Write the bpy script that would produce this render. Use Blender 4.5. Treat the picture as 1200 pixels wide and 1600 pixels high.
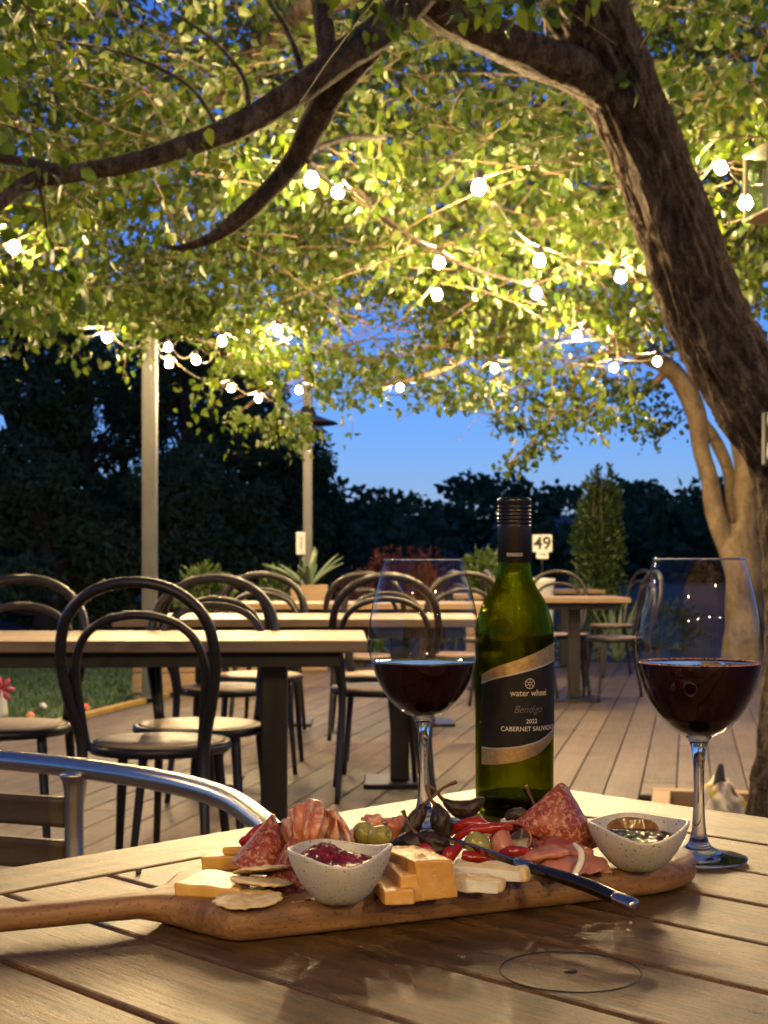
import bpy, bmesh, math, random
import numpy as np
from mathutils import Vector, Matrix, noise as mnoise

random.seed(7)
RNG = np.random.default_rng(11)
SC = bpy.context.scene
COL = SC.collection
for _o in list(bpy.data.objects):
    bpy.data.objects.remove(_o)

# ------------------------------------------------------------------ camera, sky, exposure
H = 0.975            # camera height above the deck
F = 2200.0           # focal length in photograph pixels (1200 x 1600)
HOR = 884.0          # horizon row in the photograph
cam = bpy.data.cameras.new("camera")
cam_ob = bpy.data.objects.new("camera", cam)
COL.objects.link(cam_ob)
cam_ob.location = (0, 0, H)
cam_ob.rotation_euler = (math.radians(90), 0, 0)
cam.sensor_fit = 'VERTICAL'
cam.sensor_height = 24.0
cam.lens = 24.0 * F / 1600.0
cam.shift_y = (HOR - 800.0) / 1600.0
cam.clip_start = 0.05
cam.clip_end = 2000.0
cam.dof.use_dof = True
cam.dof.focus_distance = 1.06
cam.dof.aperture_fstop = 14.0
SC.camera = cam_ob

world = bpy.data.worlds.new("World")
SC.world = world
world.use_nodes = True
wn = world.node_tree
for n in list(wn.nodes):
    wn.nodes.remove(n)
sky = wn.nodes.new('ShaderNodeTexSky')
sky.sky_type = 'NISHITA'
sky.sun_disc = False
sky.sun_elevation = math.radians(6.0)
sky.sun_rotation = math.radians(180.0)
sky.air_density = 1.0
sky.dust_density = 0.0
sky.ozone_density = 5.0
bg = wn.nodes.new('ShaderNodeBackground')
bg.inputs['Strength'].default_value = 0.235
wo = wn.nodes.new('ShaderNodeOutputWorld')
wb = wn.nodes.new('ShaderNodeMix'); wb.data_type = 'RGBA'; wb.blend_type = 'MULTIPLY'
wb.inputs[0].default_value = 1.0
wb.inputs[7].default_value = (0.80, 0.66, 1.0, 1.0)      # the photograph is balanced for the warm bulbs
wn.links.new(sky.outputs[0], wb.inputs[6])
wn.links.new(wb.outputs[2], bg.inputs['Color'])
wn.links.new(bg.outputs[0], wo.inputs['Surface'])

SC.view_settings.view_transform = 'Standard'
SC.view_settings.look = 'None'
SC.view_settings.gamma = 1.0
SC.view_settings.exposure = 0.0
SC.view_settings.use_curve_mapping = False
SC.render.engine = 'CYCLES'
SC.cycles.use_denoising = True
SC.cycles.max_bounces = 10
SC.cycles.diffuse_bounces = 2
SC.cycles.use_adaptive_sampling = True
SC.cycles.adaptive_threshold = 0.03
SC.cycles.glossy_bounces = 4
SC.cycles.transmission_bounces = 8
SC.cycles.transparent_max_bounces = 16
SC.cycles.sample_clamp_indirect = 6.0
SC.cycles.caustics_reflective = False
SC.cycles.caustics_refractive = False

BULB_L = 3000.0
BULB_C = (1.0, 0.69, 0.33)

# ------------------------------------------------------------------ helpers
def at(px, py, d):
    """world point seen at a photograph pixel, d metres in front of the camera"""
    return np.array([(px - 600.0) / F * d, d, H - (py - HOR) / F * d])

def onz(px, py, z):
    d = F * (H - z) / (py - HOR)
    return np.array([(px - 600.0) / F * d, d, z])

def vnoise(p, scale=1.0, seed=0.0):
    p = np.asarray(p, float) * scale + seed * 17.31
    return np.array([mnoise.noise(Vector(q)) for q in p])

def cat(pts, n):
    """Catmull-Rom resample of rows of control values"""
    P = np.asarray(pts, float)
    m = len(P)
    if m == 2:
        t = np.linspace(0, 1, n)[:, None]
        return P[0] * (1 - t) + P[1] * t
    Q = np.vstack([2 * P[0] - P[1], P, 2 * P[-1] - P[-2]])
    out = []
    for u in np.linspace(0, m - 1 - 1e-9, n):
        i = int(u); t = u - i
        a, b, c, d = Q[i], Q[i + 1], Q[i + 2], Q[i + 3]
        out.append(0.5 * ((2 * b) + (c - a) * t + (2 * a - 5 * b + 4 * c - d) * t * t + (-a + 3 * b - 3 * c + d) * t ** 3))
    return np.array(out)

def mk(name, verts, faces, mat, parent=None, smooth=True, loc=None, rot=None):
    me = bpy.data.meshes.new(name)
    me.from_pydata([tuple(map(float, v)) for v in verts], [], [tuple(map(int, f)) for f in faces])
    if smooth:
        me.polygons.foreach_set('use_smooth', [True] * len(me.polygons))
    me.update()
    return mo(name, me, mat, parent, loc, rot)

def mo(name, me, mat, parent=None, loc=None, rot=None):
    o = bpy.data.objects.new(name, me)
    COL.objects.link(o)
    if mat is not None and len(me.materials) == 0:
        me.materials.append(mat)
    if parent is not None:
        o.parent = parent
    if loc is not None:
        o.location = tuple(map(float, loc))
    if rot is not None:
        o.rotation_euler = tuple(map(float, rot))
    return o

def tag(o, label=None, category=None, group=None, kind=None):
    if label: o["label"] = label
    if category: o["category"] = category
    if group: o["group"] = group
    if kind: o["kind"] = kind
    return o

def thing(name, label, category, loc=(0, 0, 0), rz=0.0, group=None):
    o = bpy.data.objects.new(name, None)
    o.empty_display_size = 0.05
    COL.objects.link(o)
    o.location = tuple(map(float, loc))
    o.rotation_euler = (0, 0, rz)
    return tag(o, label, category, group)

def copy_tree(o, parent=None):
    c = o.copy()
    COL.objects.link(c)
    c.parent = parent
    for ch in list(o.children):
        copy_tree(ch, c)
    return c

def bm_mesh(name, bm):
    me = bpy.data.meshes.new(name)
    bm.normal_update()
    bm.to_mesh(me)
    bm.free()
    return me

def box_mesh(name, sx, sy, sz, bev=0.0, seg=2, c=(0, 0, 0)):
    bm = bmesh.new()
    bmesh.ops.create_cube(bm, size=1.0)
    for v in bm.verts:
        v.co = Vector((v.co.x * sx + c[0], v.co.y * sy + c[1], v.co.z * sz + c[2]))
    if bev > 0:
        bmesh.ops.bevel(bm, geom=bm.edges[:], offset=bev, segments=seg, profile=0.5, affect='EDGES')
    return bm_mesh(name, bm)

def prism_mesh(name, pts, z0, z1, bev=0.0, seg=2, topscale=1.0):
    bm = bmesh.new()
    c = np.mean(np.array(pts), axis=0)
    lo = [bm.verts.new((p[0], p[1], z0)) for p in pts]
    hi = [bm.verts.new((c[0] + (p[0] - c[0]) * topscale, c[1] + (p[1] - c[1]) * topscale, z1)) for p in pts]
    n = len(pts)
    bm.faces.new(lo[::-1]); bm.faces.new(hi)
    for i in range(n):
        bm.faces.new((lo[i], lo[(i + 1) % n], hi[(i + 1) % n], hi[i]))
    bmesh.ops.recalc_face_normals(bm, faces=bm.faces[:])
    if bev > 0:
        bmesh.ops.bevel(bm, geom=bm.edges[:], offset=bev, segments=seg, profile=0.5, affect='EDGES')
    return bm_mesh(name, bm)

def subdivide_noise(me, cuts, amp, scale, seed=0.0):
    bm = bmesh.new(); bm.from_mesh(me)
    bmesh.ops.subdivide_edges(bm, edges=bm.edges[:], cuts=cuts, use_grid_fill=True)
    bm.normal_update()
    for v in bm.verts:
        p = v.co * scale + Vector((seed, seed * 1.7, -seed))
        v.co += v.normal * amp * mnoise.noise(p)
    bm.to_mesh(me); bm.free()
    return me

def tube_data(pts, rad, seg=10, n=None, caps=True, closed=False, rn=0.0, rscale=10.0, seed=0.0):
    pts = np.asarray(pts, float)
    rad = np.asarray(rad, float) if np.ndim(rad) else np.full(len(pts), float(rad))
    if n:
        PR = cat(np.hstack([pts, rad[:, None]]), n)
        pts, rad = PR[:, :3], np.maximum(PR[:, 3], 1e-5)
    N = len(pts)
    T = np.gradient(pts, axis=0)
    if closed:
        T = np.roll(pts, -1, 0) - np.roll(pts, 1, 0)
    T /= np.linalg.norm(T, axis=1)[:, None] + 1e-12
    up = np.array([0, 0, 1.0]) if abs(T[0][2]) < 0.9 else np.array([1.0, 0, 0])
    u = np.cross(T[0], up); u /= np.linalg.norm(u)
    V = []
    for i in range(N):
        u = u - T[i] * np.dot(u, T[i]); u /= np.linalg.norm(u) + 1e-12
        w = np.cross(T[i], u)
        for k in range(seg):
            a = 2 * math.pi * k / seg
            dirv = math.cos(a) * u + math.sin(a) * w
            r = rad[i]
            if rn:
                r *= 1 + rn * mnoise.noise(Vector((pts[i] + dirv * r) * rscale + seed))
            V.append(pts[i] + dirv * r)
    Fc = []
    M = N if closed else N - 1
    for i in range(M):
        for k in range(seg):
            j = (i + 1) % N
            Fc.append((i * seg + k, i * seg + (k + 1) % seg, j * seg + (k + 1) % seg, j * seg + k))
    if caps and not closed:
        Fc.append(tuple(range(seg))[::-1])
        Fc.append(tuple((N - 1) * seg + k for k in range(seg)))
    return V, Fc

def tube(name, pts, rad, mat, parent=None, seg=10, n=None, **kw):
    V, Fc = tube_data(pts, rad, seg, n, **kw)
    return mk(name, V, Fc, mat, parent)

def lathe_data(prof, seg=32, closed_top=False, closed_bot=False):
    V, Fc = [], []
    for r, z in prof:
        for k in range(seg):
            a = 2 * math.pi * k / seg
            V.append((r * math.cos(a), r * math.sin(a), z))
    for i in range(len(prof) - 1):
        for k in range(seg):
            Fc.append((i * seg + k, i * seg + (k + 1) % seg, (i + 1) * seg + (k + 1) % seg, (i + 1) * seg + k))
    if closed_bot: Fc.append(tuple(range(seg))[::-1])
    if closed_top: Fc.append(tuple((len(prof) - 1) * seg + k for k in range(seg)))
    return V, Fc

def lathe(name, prof, mat, parent=None, seg=32, loc=None, ct=False, cb=False, smooth=True):
    V, Fc = lathe_data(prof, seg, ct, cb)
    return mk(name, V, Fc, mat, parent, smooth, loc)

def sheet(name, rows, mat, parent=None, th=0.0012, nu=26, nv=26, amp=0.0, nscale=120.0, seed=0.0, pleat=None):
    """a thin solid sheet through a grid of control points"""
    R = np.array([cat(r, nv) for r in rows])
    G = np.array([cat(R[:, j], nu) for j in range(nv)]).transpose(1, 0, 2)
    du = np.gradient(G, axis=0); dv = np.gradient(G, axis=1)
    Nn = np.cross(du, dv); Nn /= np.linalg.norm(Nn, axis=2)[:, :, None] + 1e-12
    if amp:
        ns = vnoise(G.reshape(-1, 3), nscale, seed).reshape(nu, nv)
        G = G + Nn * (ns * amp)[:, :, None]
    if pleat:
        cnt, pa_ = pleat
        vv = np.linspace(0, 1, nv)[None, :]; uu = np.linspace(0, 1, nu)[:, None]
        wv_ = np.sin(2 * math.pi * (cnt * vv + 0.35 * np.sin(3.1 * uu + seed)) + seed) * pa_ * (0.45 + 0.55 * np.sin(2.2 * uu + 0.7 * seed) ** 2)
        G = G + Nn * wv_[:, :, None]
    A = (G + Nn * th / 2).reshape(-1, 3); B = (G - Nn * th / 2).reshape(-1, 3)
    V = np.vstack([A, B]); off = nu * nv
    Fc = []
    idx = lambda i, j: i * nv + j
    for i in range(nu - 1):
        for j in range(nv - 1):
            a, b, c, d = idx(i, j), idx(i + 1, j), idx(i + 1, j + 1), idx(i, j + 1)
            Fc.append((a, b, c, d)); Fc.append((off + d, off + c, off + b, off + a))
    border = [idx(i, 0) for i in range(nu)] + [idx(nu - 1, j) for j in range(1, nv)] + [idx(i, nv - 1) for i in range(nu - 2, -1, -1)] + [idx(0, j) for j in range(nv - 2, 0, -1)]
    for k in range(len(border)):
        a, b = border[k], border[(k + 1) % len(border)]
        Fc.append((b, a, off + a, off + b))
    return mk(name, V, Fc, mat, parent)

def join_data(parts):
    V, Fc, o = [], [], 0
    for v, f in parts:
        V.extend(v); Fc.extend([tuple(i + o for i in q) for q in f]); o += len(v)
    return V, Fc

def fast_quads(name, V, Q, mat, parent=None, attr=None):
    """big quad mesh from numpy arrays"""
    me = bpy.data.meshes.new(name)
    nq = len(Q)
    me.vertices.add(len(V)); me.vertices.foreach_set('co', np.ascontiguousarray(V, dtype=np.float32).ravel())
    me.loops.add(nq * 4); me.loops.foreach_set('vertex_index', np.ascontiguousarray(Q, dtype=np.int32).ravel())
    me.polygons.add(nq)
    me.polygons.foreach_set('loop_start', np.arange(0, nq * 4, 4, dtype=np.int32))
    me.polygons.foreach_set('loop_total', np.full(nq, 4, dtype=np.int32))
    if attr is not None:
        a = me.attributes.new('tint', 'FLOAT', 'POINT')
        a.data.foreach_set('value', np.ascontiguousarray(attr, dtype=np.float32))
    me.update(calc_edges=True)
    me.validate()
    return mo(name, me, mat, parent)

def leaves(name, C, D, size, mat, parent=None, droop=0.25, width=0.55, fold=0.22):
    """leaf blades at points C, pointing along D; 6 vertices, 2 folded quads each"""
    n = len(C)
    D = D / (np.linalg.norm(D, axis=1)[:, None] + 1e-9)
    Rr = RNG.normal(size=(n, 3))
    S = np.cross(D, Rr); S /= np.linalg.norm(S, axis=1)[:, None] + 1e-9
    Nn = np.cross(S, D)
    L = size[:, None]
    w = L * width * 0.5 * RNG.uniform(0.8, 1.2, (n, 1))
    up = L * fold
    base = C; tip = C + D * L - Nn * L * droop
    l1 = C + D * L * 0.30 + S * w * 0.95 + Nn * up * 0.45
    l2 = C + D * L * 0.68 + S * w * 0.72 + Nn * (up * 0.35 - L * droop * 0.45)
    r1 = C + D * L * 0.30 - S * w * 0.95 + Nn * up * 0.45
    r2 = C + D * L * 0.68 - S * w * 0.72 + Nn * (up * 0.35 - L * droop * 0.45)
    V = np.stack([base, tip, l1, l2, r1, r2], axis=1).reshape(-1, 3)
    b = np.arange(n)[:, None] * 6
    Q = np.concatenate([b + np.array([[0, 1, 3, 2]]), b + np.array([[0, 4, 5, 1]])], axis=1).reshape(-1, 4)
    t = np.repeat(RNG.uniform(0, 1, n), 6)
    return fast_quads(name, V, Q, mat, parent, t)

# ------------------------------------------------------------------ materials
class NT:
    def __init__(s, name):
        s.m = bpy.data.materials.new(name)
        s.m.use_nodes = True
        s.t = s.m.node_tree
        s.b = s.t.nodes['Principled BSDF']
        s.out = s.t.nodes['Material Output']
    def n(s, typ, props=None, **inp):
        nd = s.t.nodes.new(typ)
        for k, v in (props or {}).items():
            setattr(nd, k, v)
        for k, v in inp.items():
            key = int(k[1:]) if k[0] == '_' else k.replace('__', ' ')
            s.put(nd.inputs[key], v)
        return nd
    def put(s, sock, v):
        if isinstance(v, bpy.types.NodeSocket):
            s.t.links.new(v, sock)
        elif isinstance(v, bpy.types.Node):
            s.t.links.new(v.outputs[0], sock)
        else:
            if sock.type == 'RGBA' and len(v) == 3: v = (*v, 1.0)
            sock.default_value = v
    def set(s, **kw):
        for k, v in kw.items():
            s.put(s.b.inputs[k.replace('__', ' ')], v)
        return s
    def coord(s, which='Object', scale=(1, 1, 1), loc=(0, 0, 0)):
        tc = s.n('ShaderNodeTexCoord')
        mp = s.n('ShaderNodeMapping')
        s.t.links.new(tc.outputs[which], mp.inputs['Vector'])
        mp.inputs['Scale'].default_value = scale
        mp.inputs['Location'].default_value = loc
        return mp.outputs[0]
    def noise(s, vec, scale, detail=4, rough=0.55, dist=0.0):
        nd = s.n('ShaderNodeTexNoise', None, Scale=scale, Detail=detail, Roughness=rough, Distortion=dist)
        s.put(nd.inputs['Vector'], vec)
        return nd.outputs[0]
    def ramp(s, fac, stops, interp='LINEAR'):
        r = s.n('ShaderNodeValToRGB')
        r.color_ramp.interpolation = interp
        e = r.color_ramp.elements
        while len(e) < len(stops): e.new(0.5)
        for i, (p, c) in enumerate(stops):
            e[i].position = p
            e[i].color = (*c, 1) if len(c) == 3 else c
        s.put(r.inputs[0], fac)
        return r.outputs[0]
    def mix(s, fac, a, b, mode='MIX'):
        nd = s.n('ShaderNodeMix', {'data_type': 'RGBA', 'blend_type': mode})
        s.put(nd.inputs[0], fac); s.put(nd.inputs[6], a); s.put(nd.inputs[7], b)
        return nd.outputs[2]
    def math(s, op, a, b=0.0):
        nd = s.n('ShaderNodeMath', {'operation': op})
        s.put(nd.inputs[0], a); s.put(nd.inputs[1], b)
        return nd.outputs[0]
    def bump(s, h, strength=0.3, dist=0.01):
        nd = s.n('ShaderNodeBump', None, Strength=strength, Distance=dist)
        s.put(nd.inputs['Height'], h)
        s.put(s.b.inputs['Normal'], nd.outputs[0])
        return nd.outputs[0]

def plain(name, col, rough=0.5, metal=0.0, var=0.12, nscale=20.0, bump=0.0, spec=0.5, **kw):
    t = NT(name)
    v = t.coord('Object')
    f = t.noise(v, nscale, 5)
    lo = tuple(c * (1 - var) for c in col); hi = tuple(min(1, c * (1 + var)) for c in col)
    t.set(Base__Color=t.ramp(f, [(0.3, lo), (0.7, hi)]), Roughness=rough, Metallic=metal)
    t.b.inputs['Specular IOR Level'].default_value = spec
    for k, val in kw.items():
        t.put(t.b.inputs[k.replace('__', ' ')], val)
    if bump:
        t.bump(t.noise(v, nscale * 4, 4), bump, 0.002)
    return t.m

def wood(name, stops, grain=(1, 1, 1), scale=1.0, rough=0.45, bump=0.25, bdist=0.001, spec=0.5, pits=0.0, rvar=0.25, fs=None, blot=0.0, bsc=9.0):
    """wood with fibres along local Y; grain scale compresses the other axes"""
    t = NT(name)
    oi = t.n('ShaderNodeObjectInfo')
    tc = t.n('ShaderNodeTexCoord')
    add = t.n('ShaderNodeVectorMath', {'operation': 'MULTIPLY_ADD'})
    t.t.links.new(oi.outputs['Random'], add.inputs[0])
    add.inputs[1].default_value = (31.7, 17.3, 9.1)
    t.t.links.new(tc.outputs['Object'], add.inputs[2])
    mp = t.n('ShaderNodeMapping'); t.put(mp.inputs['Vector'], add.outputs[0])
    mp.inputs['Scale'].default_value = grain
    v = mp.outputs[0]
    g1 = t.noise(v, 6 * scale, 6, 0.6, 0.6)
    g2 = t.noise(v, 26 * scale, 5, 0.65, 0.3)
    g = t.math('ADD', t.math('MULTIPLY', g1, 0.55), t.math('MULTIPLY', g2, 0.45))
    col = t.ramp(g, stops)
    hv = t.n('ShaderNodeHueSaturation')
    t.put(hv.inputs['Color'], col)
    t.put(hv.inputs['Value'], t.math('MULTIPLY_ADD', oi.outputs['Random'], rvar))
    hv.inputs['Value'].default_value = 1.0
    ma = t.n('ShaderNodeMath', {'operation': 'MULTIPLY_ADD'})
    t.put(ma.inputs[0], oi.outputs['Random']); ma.inputs[1].default_value = rvar; ma.inputs[2].default_value = 1 - rvar / 2
    t.put(hv.inputs['Value'], ma.outputs[0])
    c2 = hv.outputs[0]
    hgt = g2
    if pits:
        pv = t.n('ShaderNodeMapping'); t.put(pv.inputs['Vector'], add.outputs[0]); pv.inputs['Scale'].default_value = tuple(1 + (q - 1) * 0.25 for q in grain)
        pn = t.noise(pv.outputs[0], 38 * scale, 3, 0.5)
        pm = t.ramp(pn, [(0.0, (1, 1, 1)), (0.345, (1, 1, 1)), (0.40, (0, 0, 0))])
        c2 = t.mix(t.math('MULTIPLY', pm, pits), c2, tuple(q * 0.25 for q in stops[0][1]))
    if blot:
        bn = t.noise(add.outputs[0], bsc, 6, 0.65, 0.8)
        bm_ = t.ramp(bn, [(0.40, (1 - blot, 1 - blot * 1.05, 1 - blot * 1.1)), (0.56, (1, 1, 1))])
        c2 = t.mix(1.0, c2, bm_, 'MULTIPLY')
    t.set(Base__Color=c2)
    fine = t.noise(tc.outputs['Object'], fs or 420 * scale, 3, 0.6)
    t.set(Roughness=t.ramp(t.math('ADD', t.math('MULTIPLY', g2, 0.5), t.math('MULTIPLY', fine, 0.5)), [(0.3, (rough - 0.13,) * 3), (0.7, (rough + 0.2,) * 3)]))
    t.b.inputs['Specular IOR Level'].default_value = spec
    hh = t.math('ADD', hgt, t.math('MULTIPLY', fine, 0.7))
    t.bump(hh, bump, bdist)
    return t.m

M = {}
M['table'] = wood('weathered_table_timber', [(0.30, (0.026, 0.011, 0.004)), (0.47, (0.112, 0.057, 0.017)), (0.70, (0.25, 0.143, 0.046))], grain=(1, 0.07, 1), scale=13, rough=0.34, bump=0.9, bdist=0.0010, pits=0.85, rvar=0.35, fs=1100, blot=0.42, bsc=14.0)
M['board'] = wood('acacia_board_wood', [(0.3, (0.10, 0.045, 0.018)), (0.5, (0.25, 0.13, 0.055)), (0.72, (0.42, 0.25, 0.11))], grain=(0.10, 1, 1), scale=11, rough=0.42, bump=0.45, bdist=0.0006, pits=0.5, fs=1600)
M['deck'] = wood('deck_board_timber', [(0.3, (0.060, 0.043, 0.034)), (0.7, (0.122, 0.090, 0.071))], grain=(1, 0.06, 1), scale=3, rough=0.55, bump=0.3, bdist=0.002, rvar=0.4, blot=0.35, bsc=2.5)
M['top'] = wood('cafe_table_timber', [(0.3, (0.17, 0.11, 0.055)), (0.7, (0.32, 0.22, 0.115))], grain=(0.08, 1, 1), scale=3, rough=0.4, bump=0.2, bdist=0.001)
M['seat'] = wood('chair_seat_timber', [(0.3, (0.22, 0.145, 0.08)), (0.7, (0.36, 0.255, 0.145))], grain=(1, 0.1, 1), scale=4, rough=0.4, bump=0.15, bdist=0.001)
M['slat'] = wood('dark_slat_timber', [(0.3, (0.035, 0.022, 0.012)), (0.7, (0.085, 0.055, 0.03))], grain=(0.1, 1, 1), scale=5, rough=0.5, bump=0.3, bdist=0.001)
M['planter'] = wood('planter_timber', [(0.3, (0.20, 0.13, 0.07)), (0.7, (0.36, 0.25, 0.15))], grain=(0.1, 1, 1), scale=3, rough=0.6, bump=0.3, bdist=0.003)
M['black'] = plain('black_coated_metal', (0.016, 0.014, 0.012), 0.36, 0.0, 0.2, 30, 0.05)
M['dark'] = plain('dark_satin_metal', (0.012, 0.012, 0.012), 0.55)  # even near-black colour for frames, lamp disc and table joint
M['alu'] = plain('brushed_aluminium', (0.62, 0.60, 0.55), 0.27, 1.0, 0.06, 60, 0.06)
M['pole'] = plain('galvanised_pole', (0.07, 0.074, 0.076), 0.55, 0.15, 0.12, 12, 0.1)
M['white'] = plain('white_sign_board', (0.78, 0.76, 0.70), 0.5, 0, 0.04)
M['ink'] = plain('black_print', (0.012, 0.012, 0.012), 0.5)
M['yellow'] = plain('yellow_edge_timber', (0.30, 0.205, 0.06), 0.6, 0, 0.2)
M['soil'] = plain('dark_soil', (0.018, 0.013, 0.009), 0.9, 0, 0.5, 12, 0.6)

def bark(name, c0, c1, c2, zs=0.22, scale=16, bump=1.0, bd=0.02):
    t = NT(name)
    v = t.coord('Object', (1, 1, zs))
    a = t.noise(v, scale, 8, 0.65, 0.4)
    b = t.noise(t.coord('Object'), scale * 3, 5, 0.6)
    f = t.math('ADD', t.math('MULTIPLY', a, 0.7), t.math('MULTIPLY', b, 0.3))
    t.set(Base__Color=t.ramp(f, [(0.38, c0), (0.5, c1), (0.62, c2)]), Roughness=0.8)
    t.b.inputs['Specular IOR Level'].default_value = 0.25
    t.bump(f, bump, bd)
    return t.m
M['bark'] = bark('furrowed_bark', (0.024, 0.017, 0.011), (0.088, 0.065, 0.046), (0.18, 0.138, 0.10), 0.42, 30, 1.0, 0.03)
M['bark2'] = bark('smooth_tan_bark', (0.075, 0.054, 0.033), (0.14, 0.103, 0.064), (0.20, 0.15, 0.096), 0.5, 7, 0.35, 0.02)
M['twig'] = plain('twig_bark', (0.13, 0.085, 0.045), 0.7)
M['bark3'] = plain('far_bark', (0.03, 0.022, 0.016), 0.9)

def leafmat(name, lo, mid, hi, trans=0.5, gloss=0.10, rough=0.35):
    t = NT(name)
    at_ = t.n('ShaderNodeAttribute', {'attribute_name': 'tint'})
    fac = at_.outputs['Fac']
    col = t.ramp(fac, [(0.0, lo), (0.5, mid), (1.0, hi)])
    d = t.n('ShaderNodeBsdfDiffuse'); t.put(d.inputs['Color'], col)
    tr = t.n('ShaderNodeBsdfTranslucent')
    br = t.mix(1.0, col, (1.15, 1.1, 0.55), 'MULTIPLY'); t.put(tr.inputs['Color'], br)
    g = t.n('ShaderNodeBsdfGlossy'); g.inputs['Roughness'].default_value = rough
    g.inputs['Color'].default_value = (1, 1, 1, 1)
    m1 = t.n('ShaderNodeMixShader'); m1.inputs[0].default_value = trans
    t.t.links.new(d.outputs[0], m1.inputs[1]); t.t.links.new(tr.outputs[0], m1.inputs[2])
    lw = t.n('ShaderNodeLayerWeight'); lw.inputs['Blend'].default_value = 0.3
    gf = t.math('ADD', t.math('MULTIPLY', lw.outputs['Facing'], gloss * 1.5), gloss * 0.35)
    m2 = t.n('ShaderNodeMixShader'); t.put(m2.inputs[0], gf)
    t.t.links.new(m1.outputs[0], m2.inputs[1]); t.t.links.new(g.outputs[0], m2.inputs[2])
    t.t.links.new(m2.outputs[0], t.out.inputs['Surface'])
    return t.m
M['leaf'] = leafmat('green_leaf', (0.022, 0.050, 0.006), (0.046, 0.084, 0.010), (0.095, 0.132, 0.018), 0.5, 0.055, 0.42)
M['leafd'] = leafmat('dark_leaf', (0.034, 0.058, 0.030), (0.055, 0.088, 0.042), (0.08, 0.115, 0.055), 0.3, 0.01)
M['leafb'] = leafmat('bush_leaf', (0.035, 0.07, 0.015), (0.06, 0.11, 0.025), (0.10, 0.15, 0.04), 0.35, 0.08)
M['leafr'] = leafmat('red_leaf', (0.12, 0.03, 0.02), (0.20, 0.05, 0.035), (0.26, 0.08, 0.05), 0.35, 0.06)
M['grassm'] = leafmat('lawn_grass', (0.02, 0.05, 0.015), (0.035, 0.075, 0.02), (0.05, 0.10, 0.025), 0.3, 0.04)
M['agave'] = plain('agave_leaf', (0.16, 0.22, 0.12), 0.5, 0, 0.2)

def thin_glass(name, tint, dark=None, edge=2.0, refl=2.0):
    """thin-walled glass: straight-through transmission plus a Schlick reflection"""
    t = NT(name)
    lw = t.n('ShaderNodeLayerWeight'); lw.inputs['Blend'].default_value = 0.5
    fc = lw.outputs['Facing']
    p5 = t.math('POWER', fc, 5.0)
    fr = t.math('MULTIPLY', t.math('MULTIPLY_ADD', p5, 0.96), 1.0)
    ma = t.n('ShaderNodeMath', {'operation': 'MULTIPLY_ADD'}); t.put(ma.inputs[0], p5); ma.inputs[1].default_value = 0.9; ma.inputs[2].default_value = 0.04 * refl
    cl = t.n('ShaderNodeClamp'); t.put(cl.inputs[0], ma.outputs[0]); cl.inputs[2].default_value = 0.95
    tr = t.n('ShaderNodeBsdfTransparent')
    if dark is not None:
        pe = t.math('POWER', fc, edge)
        t.put(tr.inputs['Color'], t.mix(pe, tint, dark))
    else:
        tr.inputs['Color'].default_value = (*tint, 1)
    g = t.n('ShaderNodeBsdfGlossy'); g.inputs['Roughness'].default_value = 0.0
    mx = t.n('ShaderNodeMixShader'); t.put(mx.inputs[0], cl.outputs[0])
    t.t.links.new(tr.outputs[0], mx.inputs[1]); t.t.links.new(g.outputs[0], mx.inputs[2])
    t.t.links.new(mx.outputs[0], t.out.inputs['Surface'])
    return t.m
M['glass'] = thin_glass('clear_glass', (0.98, 0.98, 0.97), (0.35, 0.35, 0.32), 6.0, 1.25)
M['bottle_thin'] = thin_glass('green_bottle_glass', (0.66, 0.68, 0.15), (0.18, 0.21, 0.025), 2.0, 1.3)
def solid_glass(name, col):
    t = NT(name)
    t.set(Base__Color=col, Roughness=0.0, IOR=1.5, Transmission__Weight=1.0)
    return t.m
def bottle_glass(name):
    t = NT(name)
    g = t.n('ShaderNodeBsdfGlass'); g.inputs['Color'].default_value = (0.62, 0.66, 0.10, 1); g.inputs['IOR'].default_value = 1.5; g.inputs['Roughness'].default_value = 0.0
    tr = t.n('ShaderNodeBsdfTransparent'); tr.inputs['Color'].default_value = (0.55, 0.58, 0.10, 1)
    mx = t.n('ShaderNodeMixShader'); mx.inputs[0].default_value = 0.35
    t.t.links.new(g.outputs[0], mx.inputs[1]); t.t.links.new(tr.outputs[0], mx.inputs[2]); t.t.links.new(mx.outputs[0], t.out.inputs['Surface'])
    return t.m
M['bottle'] = bottle_glass('green_bottle_glass_solid')
M['stem'] = solid_glass('solid_clear_glass', (1, 1, 1))
t = NT('red_wine'); t.set(Base__Color=(0.012, 0.0012, 0.003), Roughness=0.03, IOR=1.34); t.b.inputs['Specular IOR Level'].default_value = 0.5; M['wine'] = t.m
t = NT('wine_edge'); t.set(Base__Color=(0.50, 0.24, 0.20), Roughness=0.12); M['bubble'] = t.m
# ------------------------------------------------------------------ ground, lawn, path, hill
DD = np.array([0.2113, 0.9774]); DC = np.array([0.9774, -0.2113])   # deck directions: along and across the boards
def dk(c, s, z=0.0):
    q = DC * c + DD * s
    return np.array([q[0], q[1], z])
DROT = -math.atan2(0.2113, 0.9774)

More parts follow.
